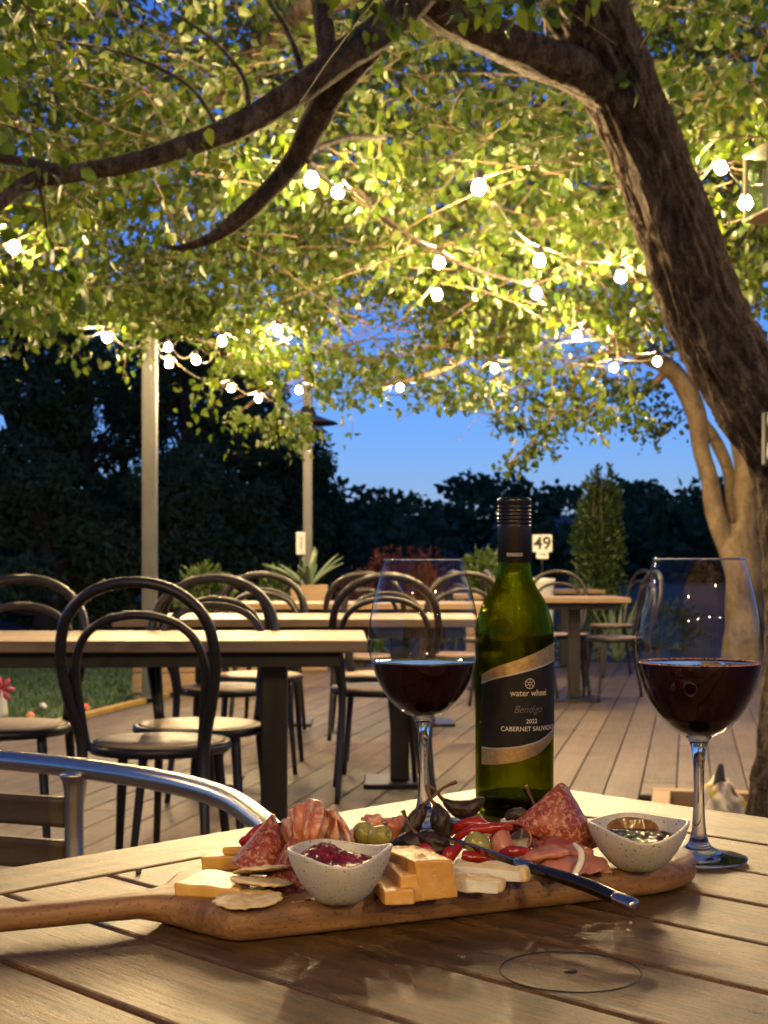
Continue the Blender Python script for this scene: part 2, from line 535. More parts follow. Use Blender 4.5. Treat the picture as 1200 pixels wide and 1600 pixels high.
t = NT('night_ground'); v = t.coord('Object')
t.set(Base__Color=t.ramp(t.noise(v, 0.6, 6), [(0.3, (0.016, 0.022, 0.010)), (0.7, (0.035, 0.042, 0.018))]), Roughness=0.95)
t.bump(t.noise(v, 8, 5), 0.5, 0.05)
tag(mk('ground', [(-400, -60, -0.16), (400, -60, -0.16), (400, 700, -0.16), (-400, 700, -0.16)], [(0, 1, 2, 3)], t.m), 'dark open ground running back to the hills', kind='structure')
t = NT('mown_lawn'); v = t.coord('Object')
t.set(Base__Color=t.ramp(t.noise(v, 3.0, 6), [(0.3, (0.020, 0.048, 0.014)), (0.7, (0.04, 0.085, 0.024))]), Roughness=0.9)
t.bump(t.noise(v, 60, 4), 0.6, 0.02)
lw = [dk(-3.95, -4)[:2], dk(-3.95, 15)[:2], (-1.2, 19.5), (-30, 19.5), (-30, -4)]
tag(mk('lawn', [(p[0], p[1], -0.05) for p in lw] + [(p[0], p[1], -0.158) for p in lw], [(0, 1, 2, 3, 4)] + [(i, i + 5, (i + 1) % 5 + 5, (i + 1) % 5) for i in range(5)], t.m, smooth=False), 'mown green lawn left of the deck', kind='structure')
t = NT('pale_path'); v = t.coord('Object')
t.set(Base__Color=t.ramp(t.noise(v, 5, 5), [(0.3, (0.14, 0.15, 0.18)), (0.7, (0.2, 0.21, 0.25))]), Roughness=0.85)
t.bump(t.noise(v, 80, 3), 0.4, 0.01)
tag(mk('path', [(-40, 19.5, -0.09), (-0.6, 19.5, -0.09), (-0.2, 22, -0.09), (-40, 22, -0.09)], [(0, 1, 2, 3)], t.m), 'pale path beyond the lawn', kind='structure')
# grass blades on the part of the lawn that shows
ng = 26000
gc = np.column_stack([RNG.uniform(-8, -3.98, ng), RNG.uniform(4, 16, ng)])
G = gc[:, :1] * DC + gc[:, 1:] * DD
G = np.column_stack([G, np.full(ng, -0.05)])
gd = np.column_stack([RNG.normal(0, .35, ng), RNG.normal(0, .35, ng), np.ones(ng)])
tag(leaves('lawn_grass', G, gd, RNG.uniform(0.025, 0.06, ng), M['grassm'], None, 0.2, 0.13, 0.05), 'short grass blades covering the lawn', 'grass', kind='stuff')

# deck
def plank_mesh(name, w, L, th):
    return box_mesh(name, w, L, th, 0.004, 1, (0, 0, -th / 2))
deck = mk('deck', [dk(-3.86, -3, -0.028), dk(5.2, -3, -0.028), dk(5.2, 14.4, -0.028), dk(-3.86, 14.4, -0.028),
                   dk(-0.09, 4.5, -0.028), dk(0.98, 4.5, -0.028), dk(0.98, 6.1, -0.028), dk(-0.09, 6.1, -0.028)],
          [(0, 1, 5, 4), (1, 2, 6, 5), (2, 3, 7, 6), (3, 0, 4, 7)], M['dark'], smooth=False)
tag(deck, 'brown timber deck of long boards', kind='structure')
PITCH = 0.153
meshes = {}
def board(c, s0, s1, w=0.149):
    L = round(s1 - s0 - 0.004, 3); key = (round(w, 3), L)
    if key not in meshes:
        meshes[key] = plank_mesh('deck_board', w, L, 0.026)
    p = dk(c, (s0 + s1) / 2)
    mo('deck_board', meshes[key], M['deck'], deck, p, (0, 0, DROT))
i0 = int(math.floor((-3.86 + 0.0506) / PITCH)) + 1
for i in range(i0, 33):
    c = -0.0506 + PITCH * (i + 0.5)
    cuts = [-3.0] + [x for x in np.arange(-3 + (i * 1.37) % 3.6, 14.4, 3.6) if -2.4 < x < 13.9] + [14.4]
    hole = (-0.16 < c < 1.05)
    for a, b in zip(cuts[:-1], cuts[1:]):
        if hole:
            if a < 4.5:
                board(c, a, min(b, 4.5))
            if b > 6.1:
                board(c, max(a, 6.1), b)
        else:
            board(c, a, b)
tr = thing('tree_surround', 'pale timber frame around the square tree opening in the deck', 'frame', dk(0.445, 5.3, 0.0), DROT)
for (sx, sy, cx, cy) in ((1.19, 0.075, 0, 0.81), (1.19, 0.075, 0, -0.81), (0.075, 1.535, -0.555, 0), (0.075, 1.535, 0.555, 0)):
    mo('frame_board', box_mesh('frame_board', sx, sy, 0.16, 0.004, 1, (cx, cy, -0.055)), M['planter'], tr)
tag(mk('planting_soil', [dk(-0.2, 4.4, -0.145), dk(1.1, 4.4, -0.145), dk(1.1, 6.2, -0.145), dk(-0.2, 6.2, -0.145)], [(0, 1, 2, 3)], M['soil']), 'dark soil in the tree opening', kind='structure')
ed = mo('deck_edging', box_mesh('deck_edging', 0.05, 17.4, 0.10, 0.006, 1, (0, 0, -0.045)), M['yellow'], None, dk(-3.905, 5.7), (0, 0, DROT))
tag(ed, 'yellow timber edging between the deck and the lawn', 'edging')

# hill behind
hx = np.linspace(-260, 300, 57); hy = np.array([95, 130, 180, 260, 380])
HV = []
for y in hy:
    for x in hx:
        z = {95: -0.5, 130: 4.0, 180: 9.0, 260: 13.0, 380: 15.0}[int(y)]
        HV.append((x, y, z * (0.8 + 0.3 * mnoise.noise(Vector((x * .012, y * .012, 3)))) - 0.4))
nx = len(hx)
HF = [(j * nx + i, j * nx + i + 1, (j + 1) * nx + i + 1, (j + 1) * nx + i) for j in range(4) for i in range(nx - 1)]
tag(mk('hill', HV, HF, M['soil']), 'low dark hill behind the trees', kind='structure')

# ------------------------------------------------------------------ far trees
def clump_points(centers, radii, per, flat=0.75):
    C = []
    for c, r, k in zip(centers, radii, per):
        q = RNG.normal(size=(k, 3)); q /= np.linalg.norm(q, axis=1)[:, None]
        q *= (r * RNG.uniform(0.35, 1.0, k) ** 0.5)[:, None]
        q[:, 2] *= flat
        C.append(q + c)
    return np.vstack(C)

def rand_dirs(n, down=0.2):
    D = RNG.normal(size=(n, 3)); D /= np.linalg.norm(D, axis=1)[:, None]
    D[:, 2] -= down
    return D

# wooded ridge: reads as one dark mass
cs, rs, ks = [], [], []
for i in range(230):
    x = RNG.uniform(-45, 150); y = RNG.uniform(98, 150)
    g = (y - 95) / 35 * 3.4
    hgt = RNG.uniform(4.0, 6.9) + (2.2 if 8 < x < 24 else 0) + (1.4 if 24 < x < 60 else 0)
    for j in range(4):
        cs.append(np.array([x + RNG.normal(0, 1.4), y + RNG.normal(0, 1), g * 0.55 + hgt * RNG.uniform(0.45, 0.82)])); rs.append(RNG.uniform(1.3, 2.5)); ks.append(80)
P = clump_points(cs, rs, ks, 0.7)
tag(leaves('far_woodland', P, rand_dirs(len(P)), RNG.uniform(0.45, 0.9, len(P)), M['leafd'], None, 0.2, 0.7), 'dark wooded ridge along the skyline behind the deck', 'woodland', kind='stuff')
# understorey that closes the ridge towards the ground
cs, rs, ks = [], [], []
for i in range(150):
    cs.append(np.array([RNG.uniform(-40, 130), RNG.uniform(90, 104), RNG.uniform(0.5, 3.2)])); rs.append(RNG.uniform(1.8, 3.2)); ks.append(120)
P = clump_points(cs, rs, ks, 0.8)
tag(leaves('far_scrub', P, rand_dirs(len(P)), RNG.uniform(0.6, 1.1, len(P)), M['leafd'], None, 0.2, 0.7), 'dark scrub at the foot of the wooded ridge', 'scrub', kind='stuff')

def far_tree(label, px, d, ytop, wpx, n, low=0.25, leafsize=(0.09, 0.20), mat='leafd'):
    base = at(px, 900, d); base[2] = -0.1
    top = H + (HOR - ytop) / F * d
    w = wpx / F * d / 2
    t = thing('dark_tree', label, 'tree', base, 0, 'dark trees behind the lawn')
    V, Fc = tube_data([(0, 0, 0), (0.1, 0, top * 0.3), (-0.05, 0.1, top * 0.62), (0.05, 0, top * 0.9)], [0.24, 0.17, 0.10, 0.03], 9, 12, rn=0.15, rscale=3)
    parts = [(V, Fc)]
    cs, rs, ks = [], [], []
    nb = 20
    for i in range(nb):
        f = (i + 0.5) / nb
        z = top * (low + (0.93 - low) * f)
        rr = w * (0.95 - 0.55 * f ** 1.6) * RNG.uniform(0.45, 1.0)
        a = RNG.uniform(0, 6.28)
        c = np.array([math.cos(a) * rr, math.sin(a) * rr * 0.8, z])
        parts.append(tube_data([(0, 0, z * 0.72), (c[0] * .5, c[1] * .5, z * 0.88), c], [0.07, 0.045, 0.015], 5, 6))
        cs.append(c); rs.append(w * RNG.uniform(0.30, 0.48)); ks.append(int(n * 3.0) // nb)
    V, Fc = join_data(parts)
    mk('trunk', V, Fc, M['bark3'], t)
    P = clump_points(cs, rs, ks, 0.62)
    cr = leaves('crown', P, rand_dirs(len(P), .35), RNG.uniform(leafsize[0], leafsize[1], len(P)), M[mat], t, 0.25, 0.5)
    tag(cr, kind='stuff')
    return t
far_tree('tall dark tree at the left edge behind the lawn', 20, 27, 395, 330, 5200, 0.12)
far_tree('dark tree filling the gap left of the nearer pole', 135, 33, 440, 300, 4600, 0.10)
far_tree('dark tree just right of the nearer pole', 292, 29, 430, 280, 4600, 0.10)
far_tree('dark tree between the two poles', 395, 36, 545, 240, 4200, 0.08)
far_tree('lower rounded dark tree right of the farther pole', 500, 42, 715, 130, 3000, 0.05)
far_tree('dark tree behind the farther pole', 448, 31, 640, 170, 3400, 0.05)
far_tree('dark tree standing far back left of the nearer pole', 190, 40, 420, 330, 4600, 0.08)
far_tree('dark tree standing far back between the two poles', 340, 44, 520, 320, 4600, 0.05)
far_tree('low dark tree in the shade by the pale path', 70, 24, 700, 260, 3000, 0.05)
far_tree('low dark shrub tree behind the long planter', 255, 26, 700, 280, 3000, 0.03)
far_tree('dark tree beyond the farther pole lamp', 390, 27, 745, 200, 2400, 0.03)
far_tree('tall dark tree out at the far left, half out of the picture', -110, 30, 330, 300, 3600, 0.12)

# ------------------------------------------------------------------ poles
pl = thing('light_pole', 'square pale steel pole at the deck edge beside the long planter', 'pole', onz(234, 1090, 0.0))
mo('shaft', box_mesh('shaft', 0.105, 0.105, 2.78, 0.008, 2, (0, 0, 1.39)), M['pole'], pl)
mo('base_plate', box_mesh('base_plate', 0.22, 0.22, 0.012, 0.003, 1, (0, 0, 0.006)), M['pole'], pl)
mo('cap', box_mesh('cap', 0.115, 0.115, 0.02, 0.004, 1, (0, 0, 2.791)), M['pole'], pl)
V, Fc = tube_data([(0.05, 0, 2.62), (0.10, 0, 2.62), (0.12, 0, 2.60)], [0.008] * 3, 8)
mk('hook', V, Fc, M['alu'], pl)
p2 = at(481, 884, 14.0); p2[2] = 0
p2o = thing('light_pole', 'thin pale pole carrying a wide dark lamp shade', 'pole', p2)
mo('shaft', box_mesh('shaft', 0.092, 0.092, 3.0, 0.008, 2, (0, 0, 1.5)), M['pole'], p2o)
mo('base_plate', box_mesh('base_plate', 0.2, 0.2, 0.012, 0.003, 1, (0, 0, 0.006)), M['pole'], p2o)
sh = lathe('lamp_shade', [(0.30, 2.385), (0.29, 2.40), (0.20, 2.43), (0.09, 2.47), (0.06, 2.55), (0.05, 2.56)], M['black'], p2o, 28, ct=True)
lathe('lamp_disc', [(0.285, 2.392), (0.05, 2.392)], M['dark'], p2o, 28, ct=True)

# ------------------------------------------------------------------ bulbs and cables
BULBZ = 2.5
t = NT('lit_bulb_glass')
em = t.n('ShaderNodeEmission'); em.inputs['Color'].default_value = (*BULB_C, 1); em.inputs['Strength'].default_value = BULB_L
t.t.links.new(em.outputs[0], t.out.inputs['Surface'])
M['bulb'] = t.m
M['rubber'] = plain('dark_rubber_socket', (0.02, 0.02, 0.018), 0.6)
M['cable'] = plain('pale_festoon_cable', (0.17, 0.145, 0.10), 0.5)
gm = bpy.data.meshes.new('globe')
bmb = bmesh.new(); bmesh.ops.create_uvsphere(bmb, u_segments=10, v_segments=7, radius=0.027)
for v in bmb.verts:
    if v.co.z > 0: v.co.z *= 1.25; v.co.x *= 0.96; v.co.y *= 0.96
for f_ in bmb.faces: f_.smooth = True
bmb.to_mesh(gm); bmb.free(); gm.materials.append(M['bulb'])
V, Fc = lathe_data([(0.019, 0.030), (0.021, 0.036), (0.021, 0.062), (0.014, 0.072), (0.006, 0.078)], 12, True, True)
sm = bpy.data.meshes.new('socket'); sm.from_pydata(V, [], Fc); sm.materials.append(M['rubber']); sm.update()
BULBS = []
def bulb(px, py, label, d=None):
    if d is None: d = F * (BULBZ - H) / (HOR - py)
    p = at(px, py, d)
    o = thing('light_bulb', label, 'light bulb', p, 0, 'lit festoon bulbs')
    mo('globe', gm, None, o); mo('socket', sm, None, o)
    BULBS.append((px, py, d))
    return p
def bulb_off(p, label='lit bulb strung over the near table, above or behind the view'):
    o = thing('light_bulb', label, 'light bulb', p, 0, 'festoon bulbs strung over the near table')
    mo('globe', gm, None, o); mo('socket', sm, None, o)
    return np.array(p, float)
B = {}
B['a'] = bulb(487, 282, 'big bright bulb just under the fork of the dark drooping branch')
B['b'] = bulb(528, 300, 'bulb right beside the big bright one under the dark branch', 6.4)
B['c'] = bulb(748, 294, 'big bright bulb alone in the leaves left of the leaning trunk')
B['d'] = bulb(686, 411, 'bright bulb in the middle of the leaves, upper of two in line')
B['e'] = bulb(843, 408, 'upper of the two bulbs close together left of the leaning trunk')
B['f'] = bulb(970, 433, 'bulb nearest the left side of the leaning trunk')
B['g'] = bulb(838, 459, 'lower of the two bulbs close together left of the leaning trunk')
B['h'] = bulb(683, 461, 'smaller bulb directly below another in the middle of the leaves')
B['i'] = bulb(902, 525, 'bulb in front of the lit branch of the tan tree')
B['j'] = bulb(1027, 565, 'bulb against the top of the tan tree stem')
B['k'] = bulb(959, 575, 'bulb just left of the one at the tan tree stem')
B['l'] = bulb(773, 576, 'bulb low in the leaves above the wine bottle')
B['m'] = bulb(625, 606, 'lowest bulb over the open blue sky')
B['n'] = bulb(1127, 263, 'bulb right of the leaning trunk beside the hanging lantern', 6.6)
B['o'] = bulb(1165, 318, 'small bulb touching the corner of the hanging lantern', 5.9)
B['p'] = bulb(22, 387, 'big bright bulb at the left edge of the picture')
B['q'] = bulb(167, 528, 'bulb at the lower edge of the leaves left of the nearer pole')
B['r'] = bulb(347, 533, 'bulb at the right end of the hanging cable loop')
B['s'] = bulb(262, 543, 'upper bulb close against the right side of the nearer pole', 11.0)
B['t'] = bulb(264, 569, 'lower bulb close against the right side of the nearer pole', 11.2)
B['u'] = bulb(306, 563, 'bulb at the bottom of the hanging cable loop')
B['v'] = bulb(434, 517, 'small bulb among leaves midway between the two poles')
B['w'] = bulb(361, 607, 'left one of the two low bulbs left of the farther pole')
B['x'] = bulb(404, 623, 'right one of the two low bulbs left of the farther pole')
B['y'] = bulb(467, 610, 'bulb touching the farther pole')

OFF = {}
OFFL = {'a': 'lit bulb on the high string above the view, leftmost', 'b': 'lit bulb on the high string above the view, second from the left', 'c': 'lit bulb on the high string above the view, third from the left', 'f': 'lit bulb on the high string above the view, beside the leaning trunk',
        'p': 'lit bulb under the added verandah roof, at the left end', 'q': 'lit bulb under the added verandah roof, second from the left', 'r': 'lit bulb under the added verandah roof, third from the left', 's': 'lit bulb under the added verandah roof, at the right end',
        't': 'added fill bulb at the edge of the added roof behind the viewpoint, the left one', 'u': 'added fill bulb at the edge of the added roof behind the viewpoint, the right one', 'l': 'lit bulb out of view at the left over the lawn edge, the nearer one', 'm': 'lit bulb out of view at the left over the lawn edge, the farther one', 'n': 'lit bulb out of view at the right beyond the lantern', 'o': 'lit bulb out of view at the right near the tan tree'}
for k_, q in {'a': (-1.3, 5.5, 3.5), 'b': (-0.55, 5.7, 3.6), 'c': (0.15, 5.8, 3.65), 'f': (0.85, 6.3, 3.85),
              't': (-1.5, -1.45, 2.45), 'u': (1.5, -1.45, 2.45), 'p': (-2.4, -3.0, 2.45), 'q': (-0.8, -3.2, 2.45), 'r': (0.8, -3.2, 2.45), 's': (2.4, -3.0, 2.45),  # pair at the roof edge added behind the viewpoint as warm fill
              'l': (-4.2, 5.0, 2.55), 'm': (-3.4, 7.2, 2.55), 'n': (3.3, 4.6, 2.55), 'o': (3.6, 7.6, 2.5)}.items():
    OFF[k_] = bulb_off(q, OFFL[k_])

def cable(label, pts, sag=0.10, r=0.0042):
    V, o = [], []
    path = []
    for i in range(len(pts) - 1):
        a = np.array(pts[i]); b = np.array(pts[i + 1])
        L = np.linalg.norm(b - a)
        for k in range(10):
            s = k / 10
            q = a * (1 - s) + b * s
            q[2] -= 4 * s * (1 - s) * sag * min(L, 2.0)
            path.append(q)
    path.append(np.array(pts[-1]))
    ob = tube('festoon_cable', path, r, M['cable'], None, 6)
    tag(ob, label, 'cable', 'festoon cables')
up = lambda p: np.array(p) + np.array([0, 0, 0.079])
PL = np.array(pl.location) + np.array([0.0, -0.056, 2.66]); PT = np.array(p2o.location) + np.array([0, -0.05, 2.66])
cable('pale festoon cable from the left edge of the view to the nearer pole', [up(OFF['l']), up(B['p']), up(B['q']), PL], 0.12)
cable('pale festoon cable from the nearer pole past two low bulbs to the farther pole', [PL + [0.03, 0, 0], up(B['t']), up(B['w']), up(B['x']), PT], 0.10)
cable('pale cable loop hanging right of the nearer pole', [PL + [0.05, 0, 0.02], up(B['s']), up(B['u']), up(B['r']), up(B['v']), up(B['h'])], 0.17)
cable('pale festoon cable from the farther pole across the sky to the tan tree', [PT + [0.04, 0, 0], up(B['y']), up(B['m']), up(B['l']), up(B['k']), at(1062, 545, 11.2)], 0.08)
cable('pale festoon cable through the middle of the leaves down to the tan tree', [up(B['a']), up(B['b']), up(B['d']), up(B['g']), up(B['i']), up(B['j'])], 0.06)
cable('pale festoon cable behind the leaning trunk to the hanging lantern', [up(B['c']), up(B['e']), up(B['f']), up(B['n']), up(B['o']), up(OFF['n'])], 0.05)
cable('pale festoon cable strung high in the crown just above the view', [up(OFF[k_]) for k_ in 'labcf'], 0.02)
cable('pale festoon cable strung under the added verandah roof', [up(OFF[k_]) for k_ in 'pqrs'], 0.04)
cable('pale festoon cable added along the roof edge for the fill bulbs', [up(OFF[k_]) for k_ in 'ptus'], 0.03)
cable('pale festoon cable out of view along the left side', [up(OFF['l']), up(OFF['m']), up(B['q'])], 0.08)
cable('pale festoon cable out of view along the right side', [up(OFF['n']), up(OFF['o']), at(1190, 480, 11.4)], 0.08)

# ------------------------------------------------------------------ the leaning tree
def bark_tube(name, pxs, parent, seg=72, n=220, deep=0.10, origin=None, furrow=1.0, seed=0.0):
    """pxs: (px, py, d, half-width px) down the limb; real furrows"""
    pts = np.array([at(a, b, c) for a, b, c, w in pxs]); rad = np.array([w * 0.93 / F * c for a, b, c, w in pxs])
    if origin is not None: pts = pts - origin
    return bark_world(name, pts, rad, parent, seg, n, deep, furrow, seed)
def bark_world(name, pts, rad, parent, seg, n, deep, furrow=1.0, seed=0.0, mat='bark'):
    PR = cat(np.hstack([pts, rad[:, None]]), n)
    pts, rad = PR[:, :3], PR[:, 3]
    pts = pts + np.array([[mnoise.noise(Vector(q) * 2.6 + Vector((k_, seed, 0))) for k_ in (0, 31, 67)] for q in pts]) * rad[:, None] * (0.12 if seg > 100 else 0.34)
    V, Fc = tube_data(pts, rad, seg, None)
    V = np.array(V)
    run = np.concatenate([[0], np.cumsum(np.linalg.norm(np.diff(pts, axis=0), axis=1))])
    for i in range(n):
        for k in range(seg):
            a = 2 * math.pi * k / seg
            j = i * seg + k
            r = rad[i]
            ca, sa = math.cos(a), math.sin(a)
            lo = mnoise.noise(Vector((ca * 1.1 + seed, sa * 1.1, run[i] * 1.6)))
            q = Vector((ca * 4.6 * furrow + seed, sa * 4.6 * furrow, run[i] * 4.0))
            q += Vector((mnoise.noise(q * 0.5), mnoise.noise(q * 0.5 + Vector((9, 0, 0))), 0)) * 0.9
            f1 = 1 - abs(mnoise.noise(q)) * 2.4
            f2 = mnoise.noise(q * 2.7)
            V[j] = pts[i] + (V[j] - pts[i]) * (1 + 0.15 * lo + deep * (0.55 * f1 + 0.35 * f2 - 0.3))
    return mk(name, V, Fc, M[mat], parent)
t1 = thing('leaning_tree', 'big tree with furrowed bark leaning in from the right over the deck', 'tree', (1.566, 5.3, -0.14))
O1 = np.array([1.566, 5.3, -0.14])
bark_tube('trunk', [(1252, 1352, 5.3, 92), (1250, 1290, 5.3, 80), (1252, 1100, 5.3, 64), (1252, 900, 5.3, 64), (1242, 740, 5.3, 66), (1185, 640, 5.3, 68), (1135, 560, 5.3, 66), (1085, 450, 5.3, 63), (1040, 300, 5.25, 60), (978, 150, 5.2, 62), (905, 0, 5.1, 60), (830, -160, 5.0, 55), (760, -330, 4.9, 48), (720, -520, 4.8, 38)], t1, 168, 520, 0.22, O1)
bark_tube('limb', [(985, 165, 5.2, 40), (905, 112, 5.1, 38), (850, 92, 5.0, 36), (750, 48, 4.85, 34), (660, -8, 4.7, 34), (600, -90, 4.6, 32), (540, -220, 4.5, 28)], t1, 48, 150, 0.10, O1, seed=4)
bark_tube('limb', [(690, -60, 4.6, 36), (622, 30, 4.45, 32), (540, 88, 4.35, 27), (470, 140, 4.3, 24), (380, 196, 4.25, 21), (290, 228, 4.2, 18), (200, 255, 4.15, 16), (105, 270, 4.1, 15), (40, 285, 4.1, 13), (-30, 338, 4.05, 10), (-110, 400, 4.0, 6)], t1, 36, 170, 0.08, O1, seed=8)
bark_tube('limb', [(640, -10, 4.55, 32), (585, 66, 4.45, 26), (530, 130, 4.5, 25), (495, 190, 4.6, 24), (465, 245, 4.7, 20), (430, 288, 4.75, 16), (380, 336, 4.8, 15), (335, 368, 4.85, 10), (285, 386, 4.9, 6), (255, 384, 4.95, 3)], t1, 36, 140, 0.08, O1, seed=12)
bark_tube('limb', [(512, 108, 4.33, 15), (508, 50, 4.35, 17), (503, -20, 4.4, 18), (490, -140, 4.5, 18)], t1, 24, 50, 0.08, O1, seed=16)
bark_tube('limb', [(105, 270, 4.1, 10), (50, 255, 4.15, 9), (0, 248, 4.2, 8), (-80, 235, 4.3, 6)], t1, 16, 40, 0.06, O1, seed=18)
for lp in [[(480, 140, 4.3, 6), (455, 60, 4.4, 5), (420, 0, 4.5, 4)], [(390, 190, 4.25, 5), (380, 120, 4.4, 4), (330, 60, 4.6, 3), (270, 20, 4.8, 3)],
           [(345, 205, 4.25, 4), (290, 130, 4.5, 3.5), (180, 80, 4.8, 3), (60, 60, 5.2, 2)], [(470, 240, 4.7, 6), (540, 215, 5.0, 5), (600, 215, 5.3, 4)],
           [(480, 250, 4.7, 5), (520, 290, 5.4, 4), (560, 300, 6, 3)], [(60, 280, 4.1, 4), (70, 330, 4.2, 3), (75, 370, 4.4, 2)], [(560, 300, 6, 5), (640, 370, 6.6, 5), (740, 420, 7.2, 4), (830, 445, 7.8, 3)]]:
    bark_tube('branch', lp, t1, 8, 24, 0.04, O1)
# hidden limbs that carry the rest of the crown
for lp in [[(830, -160, 5.0, 36), (640, -60, 6.0, 26), (420, 60, 7.0, 18), (260, 240, 8.0, 10)]]:
    bark_tube('limb', lp, t1, 20, 50, 0.06, O1)

# ------------------------------------------------------------------ the tan multi-stemmed tree
O2 = onz(1165, 1062, -0.05)
t2 = thing('tan_tree', 'lit tan tree with several smooth stems behind the right wine glass', 'tree', O2)
D2 = O2[1]
def stem2(name, pxs, seg=28, n=90, deep=0.035, seed=0.0):
    pts = np.array([at(a, b, D2 + c) for a, b, c, w in pxs]) - O2
    rad = np.array([w / F * (D2 + c) for a, b, c, w in pxs])
    return bark_world(name, pts, rad, t2, seg, n, deep, 0.5, seed, 'bark2')
stem2('trunk', [(1166, 1090, 0, 46), (1164, 1060, 0, 36), (1162, 990, 0, 31), (1160, 900, 0, 30), (1157, 850, 0, 31), (1154, 815, 0.02, 22)], 36)
stem2('stem', [(1155, 885, 0, 18), (1135, 840, 0, 17), (1116, 790, 0, 16), (1101, 720, 0, 13.5), (1091, 660, 0, 15), (1075, 615, 0, 16), (1045, 575, 0, 14), (990, 545, -0.2, 12), (905, 498, -0.5, 10), (860, 485, -0.8, 8), (780, 480, -1.2, 5)], seed=2)
stem2('stem', [(1162, 890, 0, 22), (1164, 800, 0, 18), (1164, 720, 0, 16.5), (1153, 660, 0.1, 17), (1136, 610, 0.1, 17), (1122, 540, 0.2, 15), (1135, 400, 0.2, 13), (1150, 250, 0.4, 9)], seed=3)
stem2('stem', [(1150, 840, 0.1, 9), (1138, 750, 0.1, 9), (1120, 695, 0.05, 10), (1095, 655, 0.0, 9)], seed=5)
for lp in [[(905, 500, -0.5, 10), (800, 500, -0.9, 8), (745, 540, -1.3, 7), (695, 575, -1.6, 6), (620, 597, -2.0, 4), (560, 600, -2.3, 2)], [(990, 545, -0.2, 8), (930, 560, -.4, 6), (890, 610, -.6, 4), (840, 680, -.8, 3), (795, 725, -.9, 1.5)],
           [(1045, 575, 0, 8), (1010, 610, .2, 5), (970, 640, .4, 3)], [(870, 488, -.7, 7), (700, 470, -1.8, 5), (600, 450, -2.6, 3)], [(860, 487, -.8, 5), (790, 540, -1.0, 4), (770, 600, -1.1, 2)]]:
    stem2('branch', lp, 9, 26)
# ------------------------------------------------------------------ foliage
def project(P):
    d = P[:, 1]
    return 600 + P[:, 0] / d * F, HOR - (P[:, 2] - H) / d * F

OUTX = [-400, 0, 60, 120, 200, 250, 300, 330, 380, 440, 475, 505, 540, 600, 680, 760, 1000]
OUTY = [560, 512, 505, 490, 520, 520, 545, 600, 645, 660, 672, 640, 610, 600, 590, 560, 470]

def grow(n_twigs, sampler, outline, Llo, Lhi, per, leaf, keep=None):
    """twigs with alternate leaves; twigs hang outwards and down"""
    S = sampler(n_twigs * 4)
    px, py = project(S)
    ok = py < np.interp(px, outline[0], outline[1]) - 12
    if keep is not None: ok &= keep(S, px, py)
    S = S[ok][:n_twigs]
    C, D, T = [], [], []
    for s in S:
        a = RNG.uniform(0, 6.283)
        L = RNG.uniform(Llo, Lhi)
        d0 = np.array([math.cos(a), math.sin(a), RNG.uniform(-0.35, 0.35)])
        c = RNG.normal(0, 0.25, 3); c[2] -= 0.35
        k = np.linspace(0, 1, 5)[:, None]
        path = s + d0 * L * (k - 0.5) + c * L * k * k * 0.5
        T.append(path)
        m = int(per * RNG.uniform(0.7, 1.3))
        u = RNG.uniform(0, 1, m)
        q = s + d0 * L * (u[:, None] - 0.5) + c * L * (u[:, None] ** 2) * 0.5
        off = RNG.normal(0, 1, (m, 3)); off /= np.linalg.norm(off, axis=1)[:, None]
        q = q + off * RNG.uniform(0.005, 0.11, (m, 1))
        dd = off * 0.8 + d0 * 0.5 + np.array([0, 0, -0.75])
        C.append(q); D.append(dd + RNG.normal(0, .25, (m, 3)))
    C = np.vstack(C); D = np.vstack(D)
    return C, D, T

def clear_bulbs(C, D, keepr=0.05):
    """no leaf sits on a bulb, and nothing hangs right in front of one"""
    px, py = project(C)
    ok = np.ones(len(C), bool)
    for bx, by, bd in BULBS:
        bp = at(bx, by, bd)
        ok &= np.linalg.norm(C - bp, axis=1) > 0.10
        ok &= ~((np.hypot(px - bx, py - by) < 15 + 12) & (C[:, 1] < bd + 0.1))
    return C[ok], D[ok]

def thin(C, D):
    """the two crowns meet loosely: open gaps between them"""
    px, py = project(np.column_stack([C[:, 0], np.maximum(C[:, 1], 0.5), C[:, 2]]))
    g = 0.95 * np.exp(-(((px - 575) / 75) ** 2 + ((py - 515) / 42) ** 2) ** 1.5) + 0.80 * np.exp(-(((px - 935) / 95) ** 2 + ((py - 555) / 45) ** 2) ** 1.5) + 0.55 * np.exp(-(((px - 700) / 60) ** 2 + ((py - 555) / 30) ** 2))
    ok = (RNG.uniform(0, 1, len(C)) > g) | (C[:, 1] < 3)
    ok &= ~((px > 488) & (px < 535) & (py > 635) & (py < 672))
    ok &= ~((px > 560) & (px < 770) & (py > 640) & (C[:, 1] > 3))
    return C[ok], D[ok]

def twig_mesh(T, parent, r=0.005, name='twigs'):
    parts = [tube_data(p, np.linspace(r, r * 0.4, len(p)), 3, None, caps=False) for p in T]
    V, Fc = join_data(parts)
    return tag(mk(name, V, Fc, M['twig'], parent), kind='stuff')

